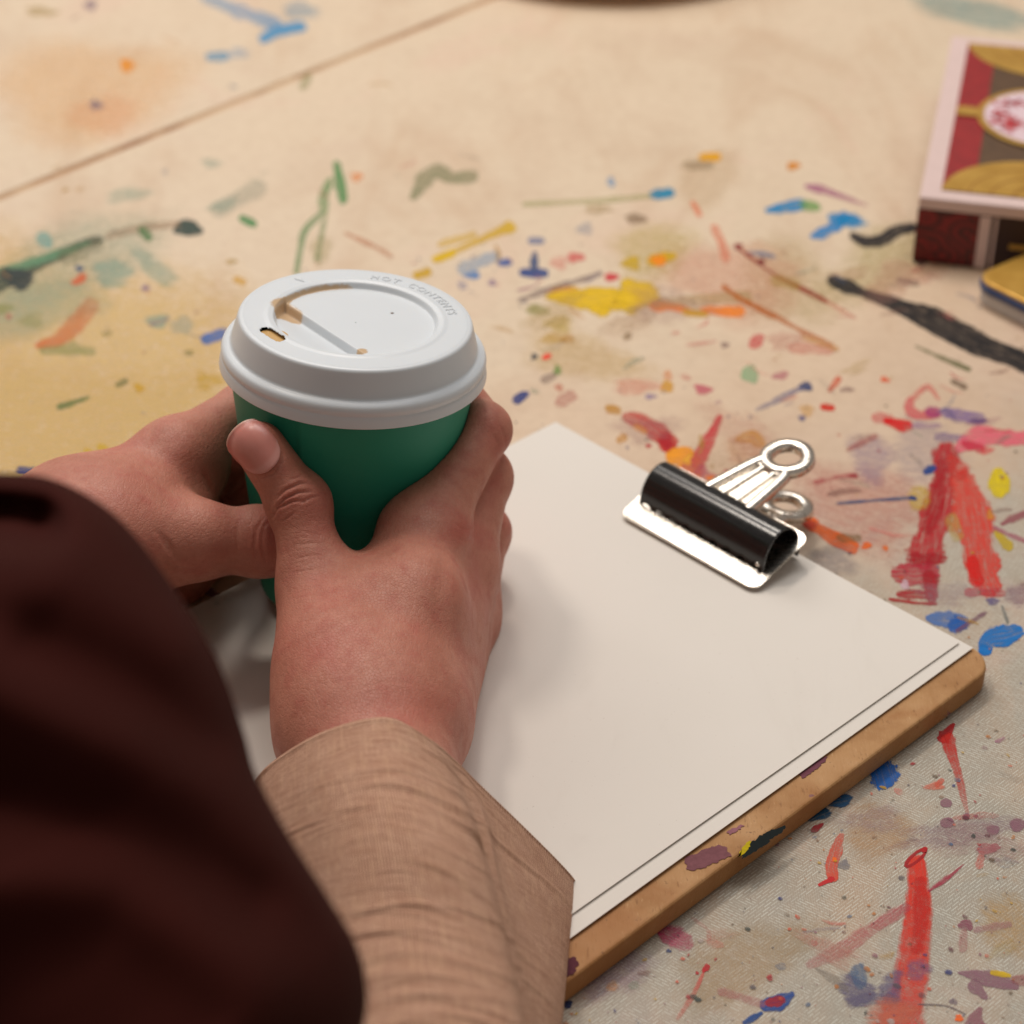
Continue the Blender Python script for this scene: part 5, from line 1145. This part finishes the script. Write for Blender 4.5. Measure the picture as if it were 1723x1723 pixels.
def disc(name, cx, cy, rx, ry, z, mat, r_in=0.0, clip_=True, n=64):
    """printed disc cropped to the picture panel"""
    bm = bmesh.new(); a = np.linspace(0, 2 * math.pi, n, endpoint=False)
    o_ = [(cx + rx * math.cos(t), cy + ry * math.sin(t)) for t in a]
    cl = lambda p: (min(max(p[0], px0), px1), min(max(p[1], py0), py1))
    if r_in == 0:
        vs = []
        for p in o_:
            q = cl(p)
            vs.append(bm.verts.new((*q, z)))
        bmesh.ops.remove_doubles(bm, verts=bm.verts, dist=1e-7); bm.faces.new(list(bm.verts)) if len(bm.verts) > 2 else None
    else:
        i_ = [(cx + (rx - r_in) * math.cos(t), cy + (ry - r_in) * math.sin(t)) for t in a]
        vo = [bm.verts.new((*cl(p), z)) for p in o_]; vi = [bm.verts.new((*cl(p), z)) for p in i_]
        for k in range(n): bm.faces.new((vo[k], vo[(k + 1) % n], vi[(k + 1) % n], vi[k]))
    bmesh.ops.recalc_face_normals(bm, faces=bm.faces)
    me = bpy.data.meshes.new(name); bm.to_mesh(me); bm.free(); return link(name, me, box, mat, False)
for cy_ in (py0 - 0.001, py1 + 0.003):
    disc('gold_disc', px0 + 0.044, cy_, 0.044, 0.042, BH + 0.0006, M_GOLD)
    for k_, rr_ in enumerate((0.042, 0.030, 0.018)): disc('gold_ring', px0 + 0.048, cy_, rr_ * 0.85, rr_ * 0.8, BH + 0.0007 + 0.0001 * k_, M_GOLD2, 0.0008)
cyc = 0.5 * (py0 + py1)
disc('medallion_rim', px0 + 0.045, cyc, 0.0345, 0.0375, BH + 0.0012, M_GOLD); disc('medallion', px0 + 0.045, cyc, 0.0310, 0.0335, BH + 0.0014, mat_flat('medallion_white', (226, 200, 206)))
bxl('medallion_stem', px0 + 0.0005, px0 + 0.013, cyc - 0.0055, cyc + 0.0055, BH + 0.0010, BH + 0.0013, M_GOLD, 0)
rs4 = random.Random(8); M_CRIM = mat_flat('crimson_ink', (196, 60, 66), 0.5, 0.2)
for i in range(34):      # scribble-like flourishes inside the medallion
    t0 = rs4.uniform(2.2, 4.1); rr_ = rs4.uniform(0.55, 0.88); cx_, cy_ = px0 + 0.045 + 0.0310 * rr_ * math.cos(t0), cyc + 0.0335 * rr_ * math.sin(t0)
    pts_ = [(cx_ + rs4.uniform(-.004, .004), cy_ + rs4.uniform(-.004, .004)) for _ in range(4)]; C2 = cat_rom(pts_, 12); Tn = np.gradient(C2, axis=0); Tn /= np.linalg.norm(Tn, axis=1, keepdims=True) + 1e-9; Nq = np.stack([-Tn[:, 1], Tn[:, 0]], 1) * 0.0006
    Pq = np.stack([np.concatenate([C2 - Nq, np.full((12, 1), BH + 0.0016 + i * 1e-6)], 1), np.concatenate([C2 + Nq, np.full((12, 1), BH + 0.0016 + i * 1e-6)], 1)], 1)
    link('flourish', grid_mesh('flourish', Pq), box, M_CRIM, False)

# flat tin with a gold top and blue band, half out of frame
TH = 0.0125
tc = bp(1782, 482, TH)
tin = empty('flat_tin', (tc[0], tc[1], 0)); tin.rotation_euler = (0, 0, math.radians(38))
tag(tin, 'flat tin with gold top and dark blue rim, in front of the ornate red box', 'tin')
def tinpart(name, w, h, r, z0, z1, mat, bev): 
    return link(name, prism(name, [(x - w / 2, y - h / 2) for x, y in round_rect(w, h, r)], z0, z1, bev), tin, mat, False)
tinpart('tin_base', 0.046, 0.062, 0.010, 0.0002, 0.0070, mat_flat('tin_white', (196, 190, 186), 0.4), 0.0008)
tinpart('tin_rim', 0.0475, 0.0635, 0.0105, 0.0071, 0.0104, mat_flat('tin_blue', (34, 62, 116), 0.35), 0.0006)
tinpart('tin_top', 0.0460, 0.0620, 0.010, 0.0105, TH, M_GOLD, 0.0006)
# large round wooden tray far behind, only its near rim in view
tr = bp(1040, -13, 0.010); TRR = 0.12
tray = empty('round_tray', (tr[0], tr[1] + TRR, 0))
tag(tray, 'round brown wooden tray at the far side of the table', 'tray')
link('tray_body', lathe('tray_body', [(0.0, 0.0005), (TRR - 0.03, 0.0005), (TRR - 0.012, 0.006), (TRR, 0.018), (TRR - 0.003, 0.020), (TRR - 0.016, 0.010), (TRR - 0.03, 0.006), (0.0, 0.006)], 128), tray, plain('tray_wood', rgb(222, 180, 136), 0.5, 0, 0.25, 40))
